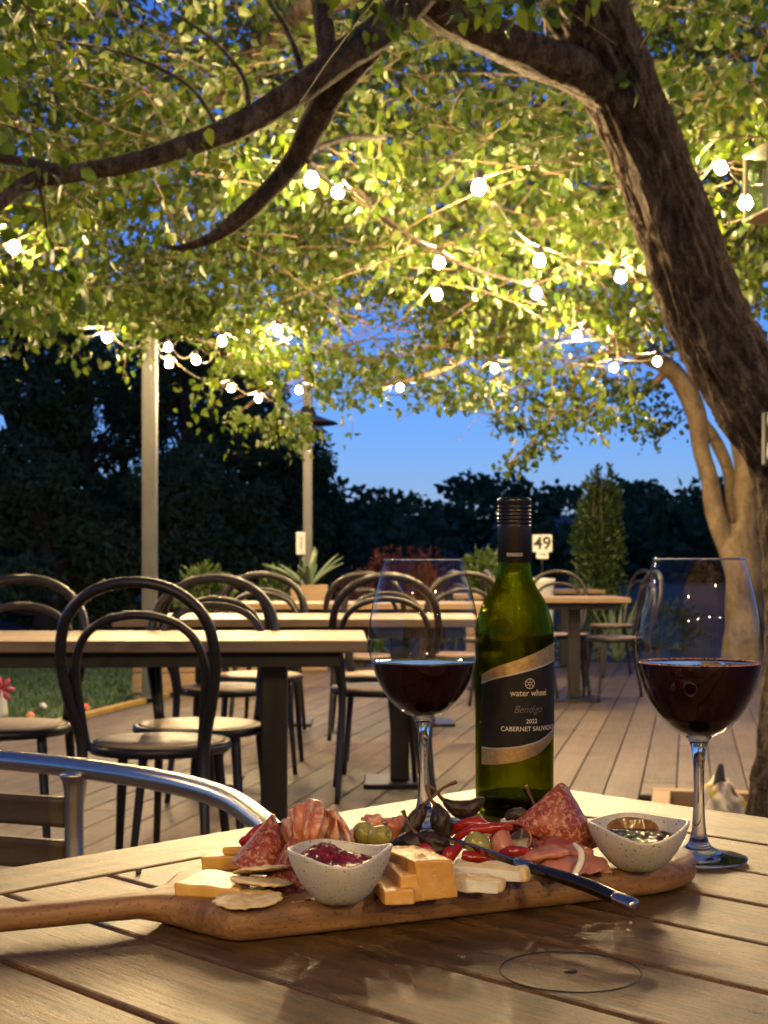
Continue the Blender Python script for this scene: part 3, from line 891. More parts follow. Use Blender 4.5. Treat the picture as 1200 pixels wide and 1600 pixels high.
def samp1(n):
    x = RNG.uniform(-4.6, 4.6, n); y = RNG.uniform(5.6, 10.2, n)
    y = np.where(RNG.uniform(0, 1, n) < 0.35, y + 1.6, y)
    z = 2.15 + RNG.gamma(1.6, 0.75, n)
    hi = RNG.uniform(0, 1, n) < 0.5
    z = np.where(hi, RNG.uniform(2.3, H + 0.43 * y, n), z)
    # crown is higher towards the middle of the tree, lower at its rim
    z += 0.25 * np.exp(-((x - 0.6) ** 2 + (y - 5.5) ** 2) / 9.0)
    return np.column_stack([x, y, z])
def keep1(S, px, py):
    k = (S[:, 2] < 5.6)
    # thin out over the sky window so that blue shows through
    g = np.exp(-(((px - 560) / 70) ** 2 + ((py - 520) / 40) ** 2))
    k &= RNG.uniform(0, 1, len(S)) > 0.85 * g
    k &= ~((px > 980) & (py > 420))
    k &= ~((px > 760) & (px < 890) & (py > -20) & (py < 75))
    return k
C, D, T = grow(3500, samp1, (OUTX, OUTY), 0.35, 0.85, 34, 0.06, keep1)
# nearer sprays round the left limbs
def samp1b(n):
    return np.column_stack([RNG.uniform(-3.2, 2.2, n), RNG.uniform(3.2, 5.6, n), 2.25 + RNG.gamma(2.0, 0.5, n)])
def keep1b(S, px, py):
    up_ = np.interp(px, [-300, 0, 200, 500, 640, 1200], [430, 420, -40, -60, 20, -60])
    return (py < up_) | ((px > -200) & (px < 110) & (py > 360) & (py < 500)) 
C2, D2_, T2_ = grow(330, samp1b, (OUTX, OUTY), 0.3, 0.7, 26, 0.06, keep1b)
px_, py_ = project(C2)
m_ = (py_ < np.interp(px_, OUTX, OUTY) + 25) & ~((px_ > 120) & (px_ < 1200) & (py_ > 30) & (C2[:, 1] < 4.6))
C2, D2_ = C2[m_], D2_[m_]
C = np.vstack([C, C2]); D = np.vstack([D, D2_])
# sparse sprays in front of the limbs as in the photograph
for (sx, sy, sd, k_) in [(618, 45, 4.2, 16), (555, 20, 4.1, 10), (310, 240, 4.0, 7), (600, 25, 4.2, 8), (760, 10, 4.6, 14), (90, 290, 3.9, 10), (300, 240, 3.95, 6)]:
    p0 = at(sx, sy, sd)
    q = p0 + RNG.normal(0, 0.05, (k_, 3)); C = np.vstack([C, q]); D = np.vstack([D, RNG.normal(0, .5, (k_, 3)) + [0, 0, -1]])
# unseen crown extended overhead and behind the viewpoint to block sky light
Cc, Dc, Tc = [], [], []
for i_ in range(1500):
    s_ = np.array([RNG.uniform(-9, 8), RNG.uniform(-4.5, 7.5), 3.0 + RNG.gamma(1.5, 0.5)])
    if abs(s_[0]) < 0.34 * s_[1] + 0.5 and s_[1] > 4.2: continue
    if s_[1] > 2.2 and s_[2] < H + 0.43 * s_[1] + 0.45: continue
    k_ = 34
    Cc.append(s_ + RNG.normal(0, 0.22, (k_, 3))); Dc.append(RNG.normal(0, .6, (k_, 3)) + [0, 0, -.6])
    Tc.append(s_ + np.linspace(-.3, .3, 5)[:, None] * RNG.normal(0, 1, 3))
Cc = np.vstack(Cc); Dc = np.vstack(Dc)
pxc, pyc = project(np.column_stack([Cc[:, 0], np.maximum(Cc[:, 1], .05), Cc[:, 2]]))
mc = (Cc[:, 1] < 0.5) | (pyc < -10)
mc |= (np.abs(pxc - 600) > 640)
C = np.vstack([C, Cc[mc]]); D = np.vstack([D, Dc[mc]])
for q_ in Tc:
    a_, b_ = project(np.column_stack([q_[:, 0], np.maximum(q_[:, 1], .05), q_[:, 2]]))
    if (q_[:, 1] < .3).all() or ((b_ < -20) | (np.abs(a_ - 600) > 640)).all(): T = T + [q_]
for (sx, sy, sd, k_, sp) in [(345, 590, 8.8, 130, .17), (390, 630, 9.0, 150, .17), (440, 645, 9.2, 170, .17), (465, 672, 9.2, 90, .09), (500, 610, 9.4, 150, .17), (420, 590, 9.0, 160, .2), (560, 600, 9.6, 120, .16), (60, 480, 5.2, 60, .13), (20, 495, 5.2, 50, .10), (100, 470, 5.4, 50, .12), (130, 500, 7.2, 90, .16), (210, 510, 7.6, 80, .15), (300, 540, 8.2, 90, .15)]:
    p0 = at(sx, sy, sd)
    q = p0 + RNG.normal(0, sp, (k_, 3)) * [1, 1, 0.75]; C = np.vstack([C, q]); D = np.vstack([D, RNG.normal(0, .5, (k_, 3)) + [0, 0, -.8]])
C, D = clear_bulbs(C, D); C, D = thin(C, D)
cr1 = leaves('crown', C - O1, D, RNG.uniform(0.028, 0.070, len(C)) , M['leaf'], t1, 0.22, 0.70, 0.16)
tag(cr1, kind='stuff')
twig_mesh([p - O1 for p in T + T2_], t1)

OUT2 = ([300, 540, 620, 700, 770, 800, 860, 920, 1000, 1060, 1200, 1500], [560, 585, 612, 640, 650, 715, 690, 655, 655, 640, 560, 560])
def samp2(n):
    x = RNG.uniform(-0.6, 6.5, n); y = RNG.uniform(8.6, 14.0, n); z = 1.95 + RNG.gamma(1.7, 0.75, n)
    return np.column_stack([x, y, z])
def keep2(S, px, py):
    k = (S[:, 2] < 5.8)
    g = 0.85 * np.exp(-(((px - 580) / 60) ** 2 + ((py - 520) / 50) ** 2)) + 0.5 * np.exp(-(((px - 940) / 110) ** 2 + ((py - 560) / 60) ** 2))
    k &= RNG.uniform(0, 1, len(S)) > g
    k &= ~((px > 1040) & (py > 480) & (S[:, 1] < D2 + 0.3))
    k &= ~((px > 1000) & (py > 560))
    return k
C, D, T = grow(820, samp2, OUT2, 0.4, 0.95, 30, 0.07, keep2)
# drooping sprays along the low branches
for (sx, sy, sd, k_, sp) in [(1000, 640, .4, 150, .2), (1040, 650, .5, 90, .16), (960, 620, .3, 120, .2), (905, 640, -.6, 70, .14), (850, 690, -.8, 70, .1), (805, 725, -.9, 45, .07), (880, 600, -.6, 120, .2), (820, 620, -.9, 100, .2), (700, 600, -1.6, 90, .16), (640, 605, -2., 80, .14), (745, 590, -1.4, 90, .18), (880, 660, -.6, 60, .1), (830, 705, -.85, 50, .08), (1015, 680, .3, 40, .1)]:
    p0 = at(sx, sy, D2 + sd)
    q = p0 + RNG.normal(0, sp, (k_, 3)) * [1, 1, 0.7]; C = np.vstack([C, q]); D = np.vstack([D, RNG.normal(0, .6, (k_, 3)) + [0, 0, -.6]])
C, D = clear_bulbs(C, D); C, D = thin(C, D)
pxx, pyy = project(C)
okk = ~((pxx > 1075) & (pyy > 600)) & ~((pxx > 1050) & (pyy > 560) & (C[:, 1] < D2 + .3))
C, D = C[okk], D[okk]
tag(leaves('crown', C - O2, D, RNG.uniform(0.038, 0.082, len(C)), M['leaf'], t2, 0.22, 0.66, 0.16), kind='stuff')
twig_mesh([p - O2 for p in T], t2, 0.006)

# a dry leaf hanging on a thread under the crown
hl = thing('hanging_leaf', 'curled leaf dangling on a thread below the crown by the farther pole', 'leaf', at(550, 678, 9.0))
tube('thread', [(0, 0, 0), (0.01, 0, 0.10), (0.0, 0, 0.26)], 0.0015, M['twig'], hl, 5)
leaves('blade', np.array([[0., 0, 0], [0.01, 0, 0.0], [-.01, 0, 0]]), np.array([[-1., .2, -.2], [1, .1, -.1], [.2, .3, -1]]), np.array([0.06, 0.05, 0.04]), M['leaf'], hl)

# ------------------------------------------------------------------ planters, bushes
def bush(name, label, cat_, base, rx, ry, hz, n, ls, mat, group=None, conical=False, stems=6, lean=0.0):
    t = thing(name, label, cat_, base, 0, group)
    parts = []
    for i in range(stems):
        a = RNG.uniform(0, 6.28); r = RNG.uniform(0.2, 0.7)
        parts.append(tube_data([(0, 0, 0), (math.cos(a) * rx * r * .4, math.sin(a) * ry * r * .4, hz * .45), (math.cos(a) * rx * r * (0.2 if conical else 0.8), math.sin(a) * ry * r * .7, hz * RNG.uniform(.75, .95))], [0.014, 0.010, 0.004], 5, 8))
    V, Fc = join_data(parts)
    mk('stem', V, Fc, M['twig'], t)
    u = RNG.normal(size=(n, 3)); u /= np.linalg.norm(u, axis=1)[:, None]
    rad = RNG.uniform(0.3, 1, n) ** 0.4
    P = u * rad[:, None]
    nz = 0.75 + 0.5 * vnoise(u * 2.2, 1.0, len(label))
    P *= nz[:, None]
    z = (P[:, 2] * 0.5 + 0.5)
    taper = (1.12 - z * 0.62) * (0.8 + 0.5 * vnoise(np.column_stack([u[:, 0] * 2, u[:, 1] * 2, z * 5]), 1.0, 5)) if conical else np.ones(n)
    Q = np.column_stack([P[:, 0] * rx * taper, P[:, 1] * ry * taper, np.clip(z, 0, 1.3) * hz])
    dirs = np.column_stack([P[:, 0], P[:, 1], np.abs(P[:, 2]) * .5 + 0.5]) + RNG.normal(0, .45, (n, 3))
    tag(leaves('foliage', Q, dirs, RNG.uniform(ls * .6, ls * 1.2, n), M[mat], t, 0.2, 0.42), kind='stuff')
    return t
def planter_box(label, base, sx, sy, hz, rows, rz=0.0):
    t = thing('planter_box', label, 'planter', base, rz, 'timber planters')
    bh = hz / rows
    for r in range(rows):
        for (lx, cy) in ((sx, -sy / 2), (sx, sy / 2)):
            mo('plank', box_mesh('plank', lx, 0.03, bh - 0.006, 0.004, 1, (0, cy, bh * (r + .5))), M['planter'], t)
        for cx in (-sx / 2 + 0.0155, sx / 2 - 0.0155):
            mo('plank', box_mesh('plank', 0.03, sy - 0.034, bh - 0.006, 0.004, 1, (cx, 0, bh * (r + .5))), M['planter'], t)
    mo('soil', box_mesh('soil', sx - 0.07, sy - 0.04, 0.02, 0, 1, (0, 0, hz - 0.05)), M['soil'], t)
    return t
lp_ = onz(330, 1088, 0.0); lp_[1] += 0.5; lp_[0] -= 0.02
planter_box('long low timber planter box beside the nearer pole', lp_, 1.25, 0.45, 0.46, 3, 0.05)
bush('planter_shrub', 'bushy green shrub growing in the long low planter', 'shrub', lp_ + [-0.10, 0, 0.42], 0.26, 0.2, 0.62, 900, 0.075, 'leafb')
bush('planter_shrub', 'low sprawling green plant at the right end of the long planter', 'shrub', lp_ + [0.36, -0.05, 0.42], 0.24, 0.18, 0.30, 420, 0.06, 'leafb')
ap = at(482, 1043, 13.2); ap[2] = 0
planter_box('tall square timber planter at the foot of the farther pole', ap, 0.34, 0.34, 0.80, 5, 0.1)
def strap_plant(name, label, base, n, L, w, spread, mat, group=None, up_=1.0):
    t = thing(name, label, 'plant', base, 0, group)
    for i in range(n):
        a = 6.283 * i / n + RNG.uniform(-.3, .3); e = RNG.uniform(0.15, spread)
        l = L * RNG.uniform(.7, 1.1); ww = w * RNG.uniform(.8, 1.2)
        dx, dy = math.cos(a), math.sin(a)
        rows = []
        for s in np.linspace(0, 1, 6):
            cx = l * (s * math.sin(e) + 0.25 * s * s * e); cz = l * (s * math.cos(e) * up_ - 0.28 * s * s * e)
            hw = ww * (0.6 + 0.9 * s) * (1 - s ** 2.2) * 0.8 + 0.002
            c = np.array([dx * cx, dy * cx, cz]); sd = np.array([-dy, dx, 0]) * hw
            rows.append([c - sd, c + np.array([0, 0, -hw * .35]), c + sd])
        sheet('blade', rows, M[mat], t, 0.006, 8, 5)
    return t
strap_plant('agave', 'spiky pale agave in the tall square planter', ap + [0, 0, 0.75], 15, 0.46, 0.035, 0.85, 'agave')
bush('planter_shrub', 'green shrub just left of the spiky agave', 'shrub', ap + [-0.30, 0.25, 0.55], 0.24, 0.2, 0.42, 420, 0.08, 'leafb')
pot = at(838, 930, 13.0); pot[2] = 0
po = thing('plant_pot', 'tall cream pot beside the bottle neck behind the far tables', 'pot', pot)
lathe('pot_wall', [(0.10, 0), (0.125, 0.02), (0.15, 0.4), (0.165, 0.80), (0.175, 0.82), (0.175, 0.86), (0.155, 0.86), (0.15, 0.80)], M['white'], po, 28)
lathe('soil', [(0.15, 0.81), (0.001, 0.82)], M['soil'], po, 20)
pot2 = at(762, 930, 12.4); pot2[2] = 0
planter_box('square timber planter hidden behind the bottle', pot2, 0.36, 0.36, 0.72, 4)
bush('planter_shrub', 'yellow-green leafy plant left of the bottle neck', 'shrub', pot2 + [0, 0, 0.62], 0.24, 0.2, 0.52, 420, 0.11, 'leafb')
cb = at(936, 1020, 15.2); cb[2] = -0.1
bush('conical_shrub', 'tall conical green shrub behind the far right tables', 'shrub', cb, 0.50, 0.45, 2.35, 5200, 0.075, 'leafb', conical=True, stems=9)
strap_plant('strap_plant', 'clump of long arching leaves at the end of the deck', onz(965, 1036, -0.05), 22, 0.75, 0.022, 0.8, 'leafb2' if 'leafb2' in M else 'agave')
strap_plant('strap_plant', 'low clump of arching leaves behind the pedestal of the far right table', onz(900, 1042, -0.05), 18, 0.55, 0.02, 1.0, 'agave')
rb = at(625, 940, 17.0); rb[2] = -0.1
bush('red_bush', 'wide dim red-leaved bush behind the left wine glass', 'bush', rb, 0.85, 0.5, 1.42, 3000, 0.075, 'leafr')
lo_ = at(560, 1040, 13.6); lo_[2] = -0.05
bush('low_shrub', 'low dark green shrub at the end of the deck behind the chairs', 'shrub', lo_, 0.35, 0.3, 0.42, 600, 0.06, 'leafb')
for i_, (a_, b_, d_, r_, lab) in enumerate([(1030, 1030, 15.5, .55, 'dark leafy shrub left of the tan tree'), (700, 1020, 16, .7, 'dark low shrub behind the middle tables'), (800, 1020, 15.5, .6, 'dark low shrub behind the wine bottle')]):
    q_ = at(a_, b_, d_); q_[2] = -0.1
    bush('dark_shrub', lab, 'shrub', q_, r_, .4, .8, 1100, 0.07, 'leafd')
# ------------------------------------------------------------------ cafe chairs
def make_chair():
    t = thing('cafe_chair', 'x', 'chair', (0, 0, 0), 0, 'black hoop-backed cafe chairs')
    hoop = [(-0.20, -0.275, 0.0), (-0.185, -0.235, 0.22), (-0.175, -0.20, 0.45), (-0.205, -0.235, 0.60), (-0.219, -0.262, 0.72), (-0.195, -0.285, 0.83), (-0.115, -0.302, 0.905), (0, -0.307, 0.93),
            (0.115, -0.302, 0.905), (0.195, -0.285, 0.83), (0.219, -0.262, 0.72), (0.205, -0.235, 0.60), (0.175, -0.20, 0.45), (0.185, -0.235, 0.22), (0.20, -0.275, 0.0)]
    tube('back_hoop', hoop, [0.012, 0.014] + [0.0165] * 11 + [0.014, 0.012], M['black'], t, 12, 70)
    inner = [(-0.165, -0.19, 0.45), (-0.178, -0.215, 0.58), (-0.184, -0.235, 0.69), (-0.155, -0.252, 0.775), (-0.09, -0.262, 0.822), (0, -0.266, 0.838), (0.09, -0.262, 0.822), (0.155, -0.252, 0.775), (0.184, -0.235, 0.69), (0.178, -0.215, 0.58), (0.165, -0.19, 0.45)]
    tube('inner_hoop', inner, 0.0125, M['black'], t, 10, 50)
    lathe('seat_rim', [(0.185, 0.425), (0.205, 0.427), (0.213, 0.44), (0.211, 0.455), (0.196, 0.4575), (0.19, 0.44)], M['black'], t, 36)
    lathe('seat_pad', [(0.196, 0.43), (0.196, 0.4585), (0.18, 0.4605), (0.09, 0.457), (0.001, 0.456)], M['seat'], t, 36, cb=True)
    for s in (-1, 1):
        tube('leg', [(s * 0.145, 0.13, 0.428), (s * 0.158, 0.15, 0.25), (s * 0.178, 0.185, 0.0)], [0.0165, 0.0145, 0.011], M['black'], t, 10, 12)
    return t
proto = make_chair(); first = [True]
def chair(x, y, rz, label):
    o = proto if first[0] else copy_tree(proto)
    first[0] = False
    o.location = (x, y, 0.0); o.rotation_euler = (0, 0, rz); o["label"] = label
PI = math.pi
chair(-0.665, 4.18, -0.08, 'nearest cafe chair, its black hoop back in front of the near long table')
chair(-0.61, 4.62, PI - 0.06, 'cafe chair across the near long table, directly behind the nearest chair')
chair(-1.24, 4.60, PI + 0.05, 'cafe chair at the left edge, behind the near long table')
chair(-0.02, 6.05, 0.10, 'cafe chair seen just left of the left wine glass')
chair(-0.68, 6.05, -0.04, 'cafe chair on the near side of the second table, left of centre')
chair(-0.60, 6.75, PI + 0.04, 'cafe chair on the far side of the second table, left of centre')
chair(0.0, 6.75, PI - 0.05, 'cafe chair on the far side of the second table, behind the left wine glass')
chair(-0.12, 8.15, 0.05, 'cafe chair at the third table, just left of the left wine glass')
chair(-0.66, 8.2, -0.06, 'cafe chair at the third table, behind the other left-hand chairs')
chair(0.42, 8.3, 0.15, 'cafe chair at the third table, seen through the left wine glass')
chair(0.78, 10.1, -1.2, 'cafe chair hidden between the left wine glass and the bottle')
chair(1.36, 10.72, PI, 'cafe chair behind the far right table, its hoop above the table top')
chair(1.68, 10.25, PI * 0.55, 'cafe chair on the right side of the far right table')
chair(2.02, 12.4, PI * 0.6, 'farthest cafe chair on the right, near the strappy plants')
chair(1.05, 10.35, -PI * 0.45, 'cafe chair on the bottle side of the far right table')

def long_table(label, x0, x1, y0, y1, rz=0.0, z=0.75, ped=None, planks=4):
    cx, cy = (x0 + x1) / 2, (y0 + y1) / 2
    t = thing('cafe_table', label, 'table', (cx, cy, 0), rz, 'timber cafe tables')
    w, dp = x1 - x0, y1 - y0
    pw = dp / planks
    me = box_mesh('top_plank', w, pw - 0.002, 0.035, 0.003, 1, (0, 0, z - 0.0175))
    for i in range(planks):
        mo('top_plank', me, M['top'], t, (0, -dp / 2 + pw * (i + .5), 0))
    mo('top_frame', box_mesh('top_frame', w - 0.16, dp - 0.16, 0.05, 0.002, 1, (0, 0, z - 0.0605)), M['dark'], t)
    for px_ in (ped if ped is not None else (-w / 2 + 0.35, w / 2 - 0.35)):
        mo('pedestal', box_mesh('pedestal', 0.085, 0.085, z - 0.10, 0.006, 2, (px_, 0, (z - 0.085) / 2 + 0.012)), M['black'], t)
        mo('foot_plate', box_mesh('foot_plate', 0.32, 0.32, 0.018, 0.005, 1, (px_, 0, 0.009)), M['black'], t)
    return t
long_table('near long timber table with the nearest chairs round it', -2.25, -0.06, 4.20, 4.88, 0.03, ped=(-0.55, 0.80), planks=4)
long_table('second long timber table behind the near one', -1.15, 0.42, 5.95, 6.68, 0.0, planks=4)
long_table('third timber table, farthest of the left-hand rows', -0.95, 0.62, 8.35, 9.0, 0.0, planks=4)
long_table('square timber table on one pedestal behind the bottle, far right', 1.02, 1.73, 9.85, 10.55, 0.0, ped=(0.0,), planks=4)
long_table('farthest timber table behind the far right one', 1.42, 2.05, 13.2, 13.9, 0.1, ped=(0.0,), planks=4)
long_table('timber table half hidden by the bottle at mid distance', 0.55, 1.08, 10.9, 11.5, 0.0, ped=(0.0,), planks=3)

# ------------------------------------------------------------------ text
def text_mesh(s, size, extrude=0.0, shear=0.0, spacing=1.0, bold=0.0, align='CENTER'):
    cu = bpy.data.curves.new('t', 'FONT'); cu.body = s; cu.size = size; cu.extrude = extrude; cu.shear = shear
    cu.align_x = align; cu.align_y = 'CENTER'; cu.space_character = spacing; cu.offset = bold; cu.resolution_u = 4
    ob = bpy.data.objects.new('t', cu); COL.objects.link(ob)
    dg = bpy.context.evaluated_depsgraph_get()
    me = bpy.data.meshes.new_from_object(ob.evaluated_get(dg))
    bpy.data.objects.remove(ob); bpy.data.curves.remove(cu)
    return me

# ------------------------------------------------------------------ table-number signs
sg = thing('table_number', 'white table number forty-nine on a thin post', 'sign', (1.52, 13.4, 0.75))
zc = H - (849 - HOR) / F * 13.4 - 0.75
xo = (847.5 - 600) / F * 13.4 - 1.52
mo('sign_board', box_mesh('sign_board', 0.185, 0.006, 0.165, 0.002, 1, (xo, 0, zc)), M['white'], sg)
mo('sign_tab', box_mesh('sign_tab', 0.115, 0.006, 0.062, 0.002, 1, (xo, 0, zc - 0.115)), M['white'], sg)
me = text_mesh('49', 0.165, 0.001, bold=0.004); o = mo('number', me, M['ink'], sg, (xo, -0.0045, zc - 0.003), (PI / 2, 0, 0))
tube('small_print', [(xo - 0.03, -0.0045, zc - 0.10), (xo - 0.012, -0.0045, zc - 0.108), (xo + 0.0, -0.0045, zc - 0.098), (xo + 0.012, -0.0045, zc - 0.116), (xo + 0.024, -0.0045, zc - 0.10), (xo + 0.03, -0.0045, zc - 0.118)], 0.004, M['ink'], sg, 5, 20)
tube('post', [(xo, 0.008, 0.012), (xo, 0.008, zc)], 0.005, M['black'], sg, 8)
lathe('base', [(0.055, 0.0), (0.055, 0.008), (0.01, 0.014)], M['black'], sg, 20, loc=(xo, 0.008, 0), cb=True)
sp = at(470, 849, 12.95)
s2 = thing('table_number', 'white table number board turned edge-on beside the farther pole', 'sign', (sp[0], sp[1], 0.75), 1.12)
zc = sp[2] - 0.75
mo('sign_board', box_mesh('sign_board', 0.165, 0.006, 0.205, 0.003, 1, (0, 0, zc)), M['white'], s2)
tube('small_print', [(0.0, -0.0045, zc + 0.06), (0.006, -0.0045, zc + 0.02), (-0.004, -0.0045, zc - 0.02), (0.004, -0.0045, zc - 0.05)], 0.005, M['ink'], s2, 5, 12)
tube('post', [(0, 0.008, -0.02), (0, 0.008, zc)], 0.005, M['black'], s2, 8)

# ------------------------------------------------------------------ things on the lawn and deck
M['red'] = plain('red_plastic', (0.55, 0.05, 0.03), 0.4); M['ball'] = plain('white_ball', (0.40, 0.41, 0.43), 0.4); M['orange'] = plain('orange_plastic', (0.5, 0.16, 0.06), 0.5); M['pink'] = plain('pink_petal', (0.30, 0.04, 0.08), 0.5)
def ball(px, py, r, mat, label):
    p = onz(px, py, -0.05 + r)
    bm = bmesh.new(); bmesh.ops.create_uvsphere(bm, u_segments=20, v_segments=14, radius=r)
    for v in bm.verts:
        v.co *= 1 + 0.02 * mnoise.noise(v.co * 60)
    for f_ in bm.faces: f_.smooth = True
    o = mo('lawn_ball', bm_mesh('lawn_ball', bm), M[mat], None, p)
    V, Fc = tube_data([(r * 1.0 * math.cos(a), r * 1.0 * math.sin(a), 0.25 * r * math.sin(2 * a)) for a in np.linspace(0, 6.283, 24, endpoint=False)], r * 0.05, 6, None, closed=True)
    mk('seam', V, Fc, M['white'], o)
    tag(o, label, 'ball', 'balls on the lawn')
ball(133, 1106, 0.030, 'red', 'small red ball on the lawn near the deck edge')
ball(67, 1104, 0.028, 'ball', 'small white ball on the dark lawn')
ball(47, 1119, 0.030, 'orange', 'small dull orange ball at the front of the lawn')
gp = onz(3, 1125, -0.05)
pw = thing('garden_windmill', 'pink and white toy on the lawn at the left edge', 'toy', gp)
lathe('stand', [(0.045, 0), (0.04, 0.05), (0.028, 0.16), (0.02, 0.19)], M['ball'], pw, 16, ct=True, cb=True)
for i in range(7):
    a = i * 6.283 / 7
    sheet('petal', [[(0, -0.01, 0.20), (0.005, -0.012, 0.205), (0.0, -0.01, 0.21)], [(math.cos(a) * .05 - math.sin(a) * .02, -0.02, .205 + math.sin(a) * .05 + math.cos(a) * .02), (math.cos(a) * .05, -0.03, .205 + math.sin(a) * .05), (math.cos(a) * .05 + math.sin(a) * .02, -0.02, .205 + math.sin(a) * .05 - math.cos(a) * .02)],
                   [(math.cos(a) * .085 - math.sin(a) * .01, -0.015, .205 + math.sin(a) * .085 + math.cos(a) * .01), (math.cos(a) * .09, -0.02, .205 + math.sin(a) * .09), (math.cos(a) * .085 + math.sin(a) * .01, -0.015, .205 + math.sin(a) * .085 - math.cos(a) * .01)]], M['pink'], pw, 0.003, 6, 6)
# crumpled patterned bag in the tree opening
t = NT('patterned_bag_print'); v = t.coord('Object')
vor = t.n('ShaderNodeTexVoronoi', None, Scale=11.0); t.put(vor.inputs['Vector'], v)
spots = t.ramp(vor.outputs['Distance'], [(0.0, (0.05, 0.035, 0.02)), (0.22, (0.12, 0.08, 0.03)), (0.30, (0.62, 0.58, 0.48))])
patch = t.ramp(t.noise(v, 7.0, 2), [(0.50, (0, 0, 0)), (0.56, (1, 1, 1))])
t.set(Base__Color=t.mix(patch, spots, (0.55, 0.38, 0.06)), Roughness=0.55)
t.bump(t.noise(v, 40, 4), 0.5, 0.01)
bp = at(1135, 1300, 5.72); bp[2] = -0.145
bg_ = thing('patterned_bag', 'crumpled white and yellow patterned bag in the tree opening', 'bag', bp, 0.2)
bm = bmesh.new(); bmesh.ops.create_icosphere(bm, subdivisions=4, radius=1.0)
for v_ in bm.verts:
    c_ = v_.co
    z = c_.z * 0.5 + 0.5
    k = 1 - 0.72 * z ** 1.3
    q = Vector((c_.x * 0.135 * k - 0.03 * z, c_.y * 0.09 * k, z * 0.275))
    q += c_ * 0.035 * mnoise.noise(c_ * 2.4) + c_ * 0.012 * mnoise.noise(c_ * 7)
    v_.co = q
for f_ in bm.faces: f_.smooth = True
mo('bag_body', bm_mesh('bag_body', bm), t.m, bg_)
sheet('bag_ear', [[(-0.065, -0.02, 0.235), (-0.04, -0.03, 0.25), (-0.015, -0.02, 0.245)], [(-0.06, -0.02, 0.275), (-0.04, -0.025, 0.285), (-0.02, -0.02, 0.28)], [(-0.045, -0.02, 0.315), (-0.038, -0.02, 0.322), (-0.025, -0.02, 0.318)]], M['pole'], bg_, 0.008, 8, 8)
# lantern in the leaves, top right
M['brass'] = plain('pale_brass_frame', (0.74, 0.60, 0.38), 0.4, 0.1); M['pane'] = thin_glass('lantern_pane', (0.80, 0.84, 0.82), None, 2, 2.5)
M['frost'] = plain('frosted_lining', (0.62, 0.64, 0.60), 0.5)
lc = at(1216, 288, 5.3)
ln = thing('lantern', 'square framed glass lantern hanging in the leaves at the right edge', 'lantern', lc, 0.25)
hw, hh = 0.088, 0.115
for sx in (-1, 1):
    for sy in (-1, 1):
        mo('frame_post', box_mesh('frame_post', 0.014, 0.014, 2 * hh, 0.003, 1, (sx * hw, sy * hw, 0)), M['brass'], ln)
for z_, s_ in ((-hh - 0.008, 1.12), (hh + 0.008, 1.12)):
    mo('frame_plate', box_mesh('frame_plate', 2 * hw * s_, 2 * hw * s_, 0.014, 0.004, 1, (0, 0, z_)), M['brass'], ln)
for (dx, dy) in ((0, -1), (0, 1), (-1, 0), (1, 0)):
    mo('pane', box_mesh('pane', (2 * hw - 0.016) if dx == 0 else 0.003, (2 * hw - 0.016) if dy == 0 else 0.003, 2 * hh - 0.002, 0, 1, (dx * hw, dy * hw, 0)), M['pane'], ln)
mo('back_lining', box_mesh('back_lining', 0.10, 0.006, 0.17, 0.002, 1, (0, 0.03, -0.02)), M['frost'], ln)
tube('hanger', [(0, 0, hh + 0.01), (0.03, 0, hh + 0.06), (0, 0, hh + 0.10), (-0.03, 0, hh + 0.06), (0, 0, hh + 0.014)], 0.004, M['brass'], ln, 6, 24)
tube('hanging_cord', [(0, 0, hh + 0.10), (0.01, 0.05, hh + 0.35), (0.0, 0.15, hh + 0.7)], 0.003, M['cable'], ln, 5, 8)
for i in range(5):
    lathe('finial', [(0.001, -0.026), (0.008, -0.014), (0.010, -0.004), (0.006, 0)], M['brass'], ln, 10, loc=(-0.08 + 0.04 * i, -0.085, -hh - 0.015))
# cable box on the trunk
tb = thing('cable_box', 'clear cable box with a looped cord fixed to the leaning trunk', 'cable box', at(1212, 686, 5.02))
mo('box_body', box_mesh('box_body', 0.09, 0.05, 0.19, 0.006, 2), M['pole'], tb)
tube('cord_loop', [(-0.03, -0.03, 0.09), (-0.034, -0.04, 0.05), (-0.018, -0.04, 0.02), (-0.036, -0.04, -0.03), (-0.036, -0.04, -0.07), (-0.012, -0.04, -0.085), (0.01, -0.035, -0.05)], 0.005, M['white'], tb, 8, 40)

# ------------------------------------------------------------------ aluminium armchair at the near table
ac = thing('metal_armchair', 'aluminium tube armchair with dark timber slats pushed up to the near table', 'armchair', (-0.52, 1.78, 0))
A0 = np.array([-0.52, 1.78, 0])
rail = [(-0.02, 1.28, 0.655), (-0.085, 1.44, 0.672), (-0.140, 1.60, 0.684), (-0.20, 1.735, 0.690), (-0.30, 1.87, 0.690), (-0.44, 1.985, 0.691), (-0.575, 2.06, 0.692), (-0.72, 2.09, 0.692), (-0.86, 2.05, 0.692), (-0.97, 1.94, 0.690), (-1.0, 1.80, 0.688), (-0.97, 1.66, 0.683), (-0.86, 1.50, 0.672), (-0.75, 1.38, 0.655)]
tube('top_rail', np.array(rail) - A0, 0.0145, M['alu'], ac, 20, 130)
pa = at(116, 1205, 1.972); pb_ = np.array([-0.93, 1.985, 0.0])
for (q, nm) in ((pa, 'p'), (pb_, 'q')):
    b0 = np.array([q[0], q[1], 0.678]) - A0
    tube('back_post', [b0 + [0, 0, 0.006], b0 + [0, 0, -0.02], b0 + [0.0, 0.0, -0.10], b0 + [0.01, -0.02, -0.26]], [0.021, 0.0145, 0.0135, 0.0135], M['alu'], ac, 16, 24)
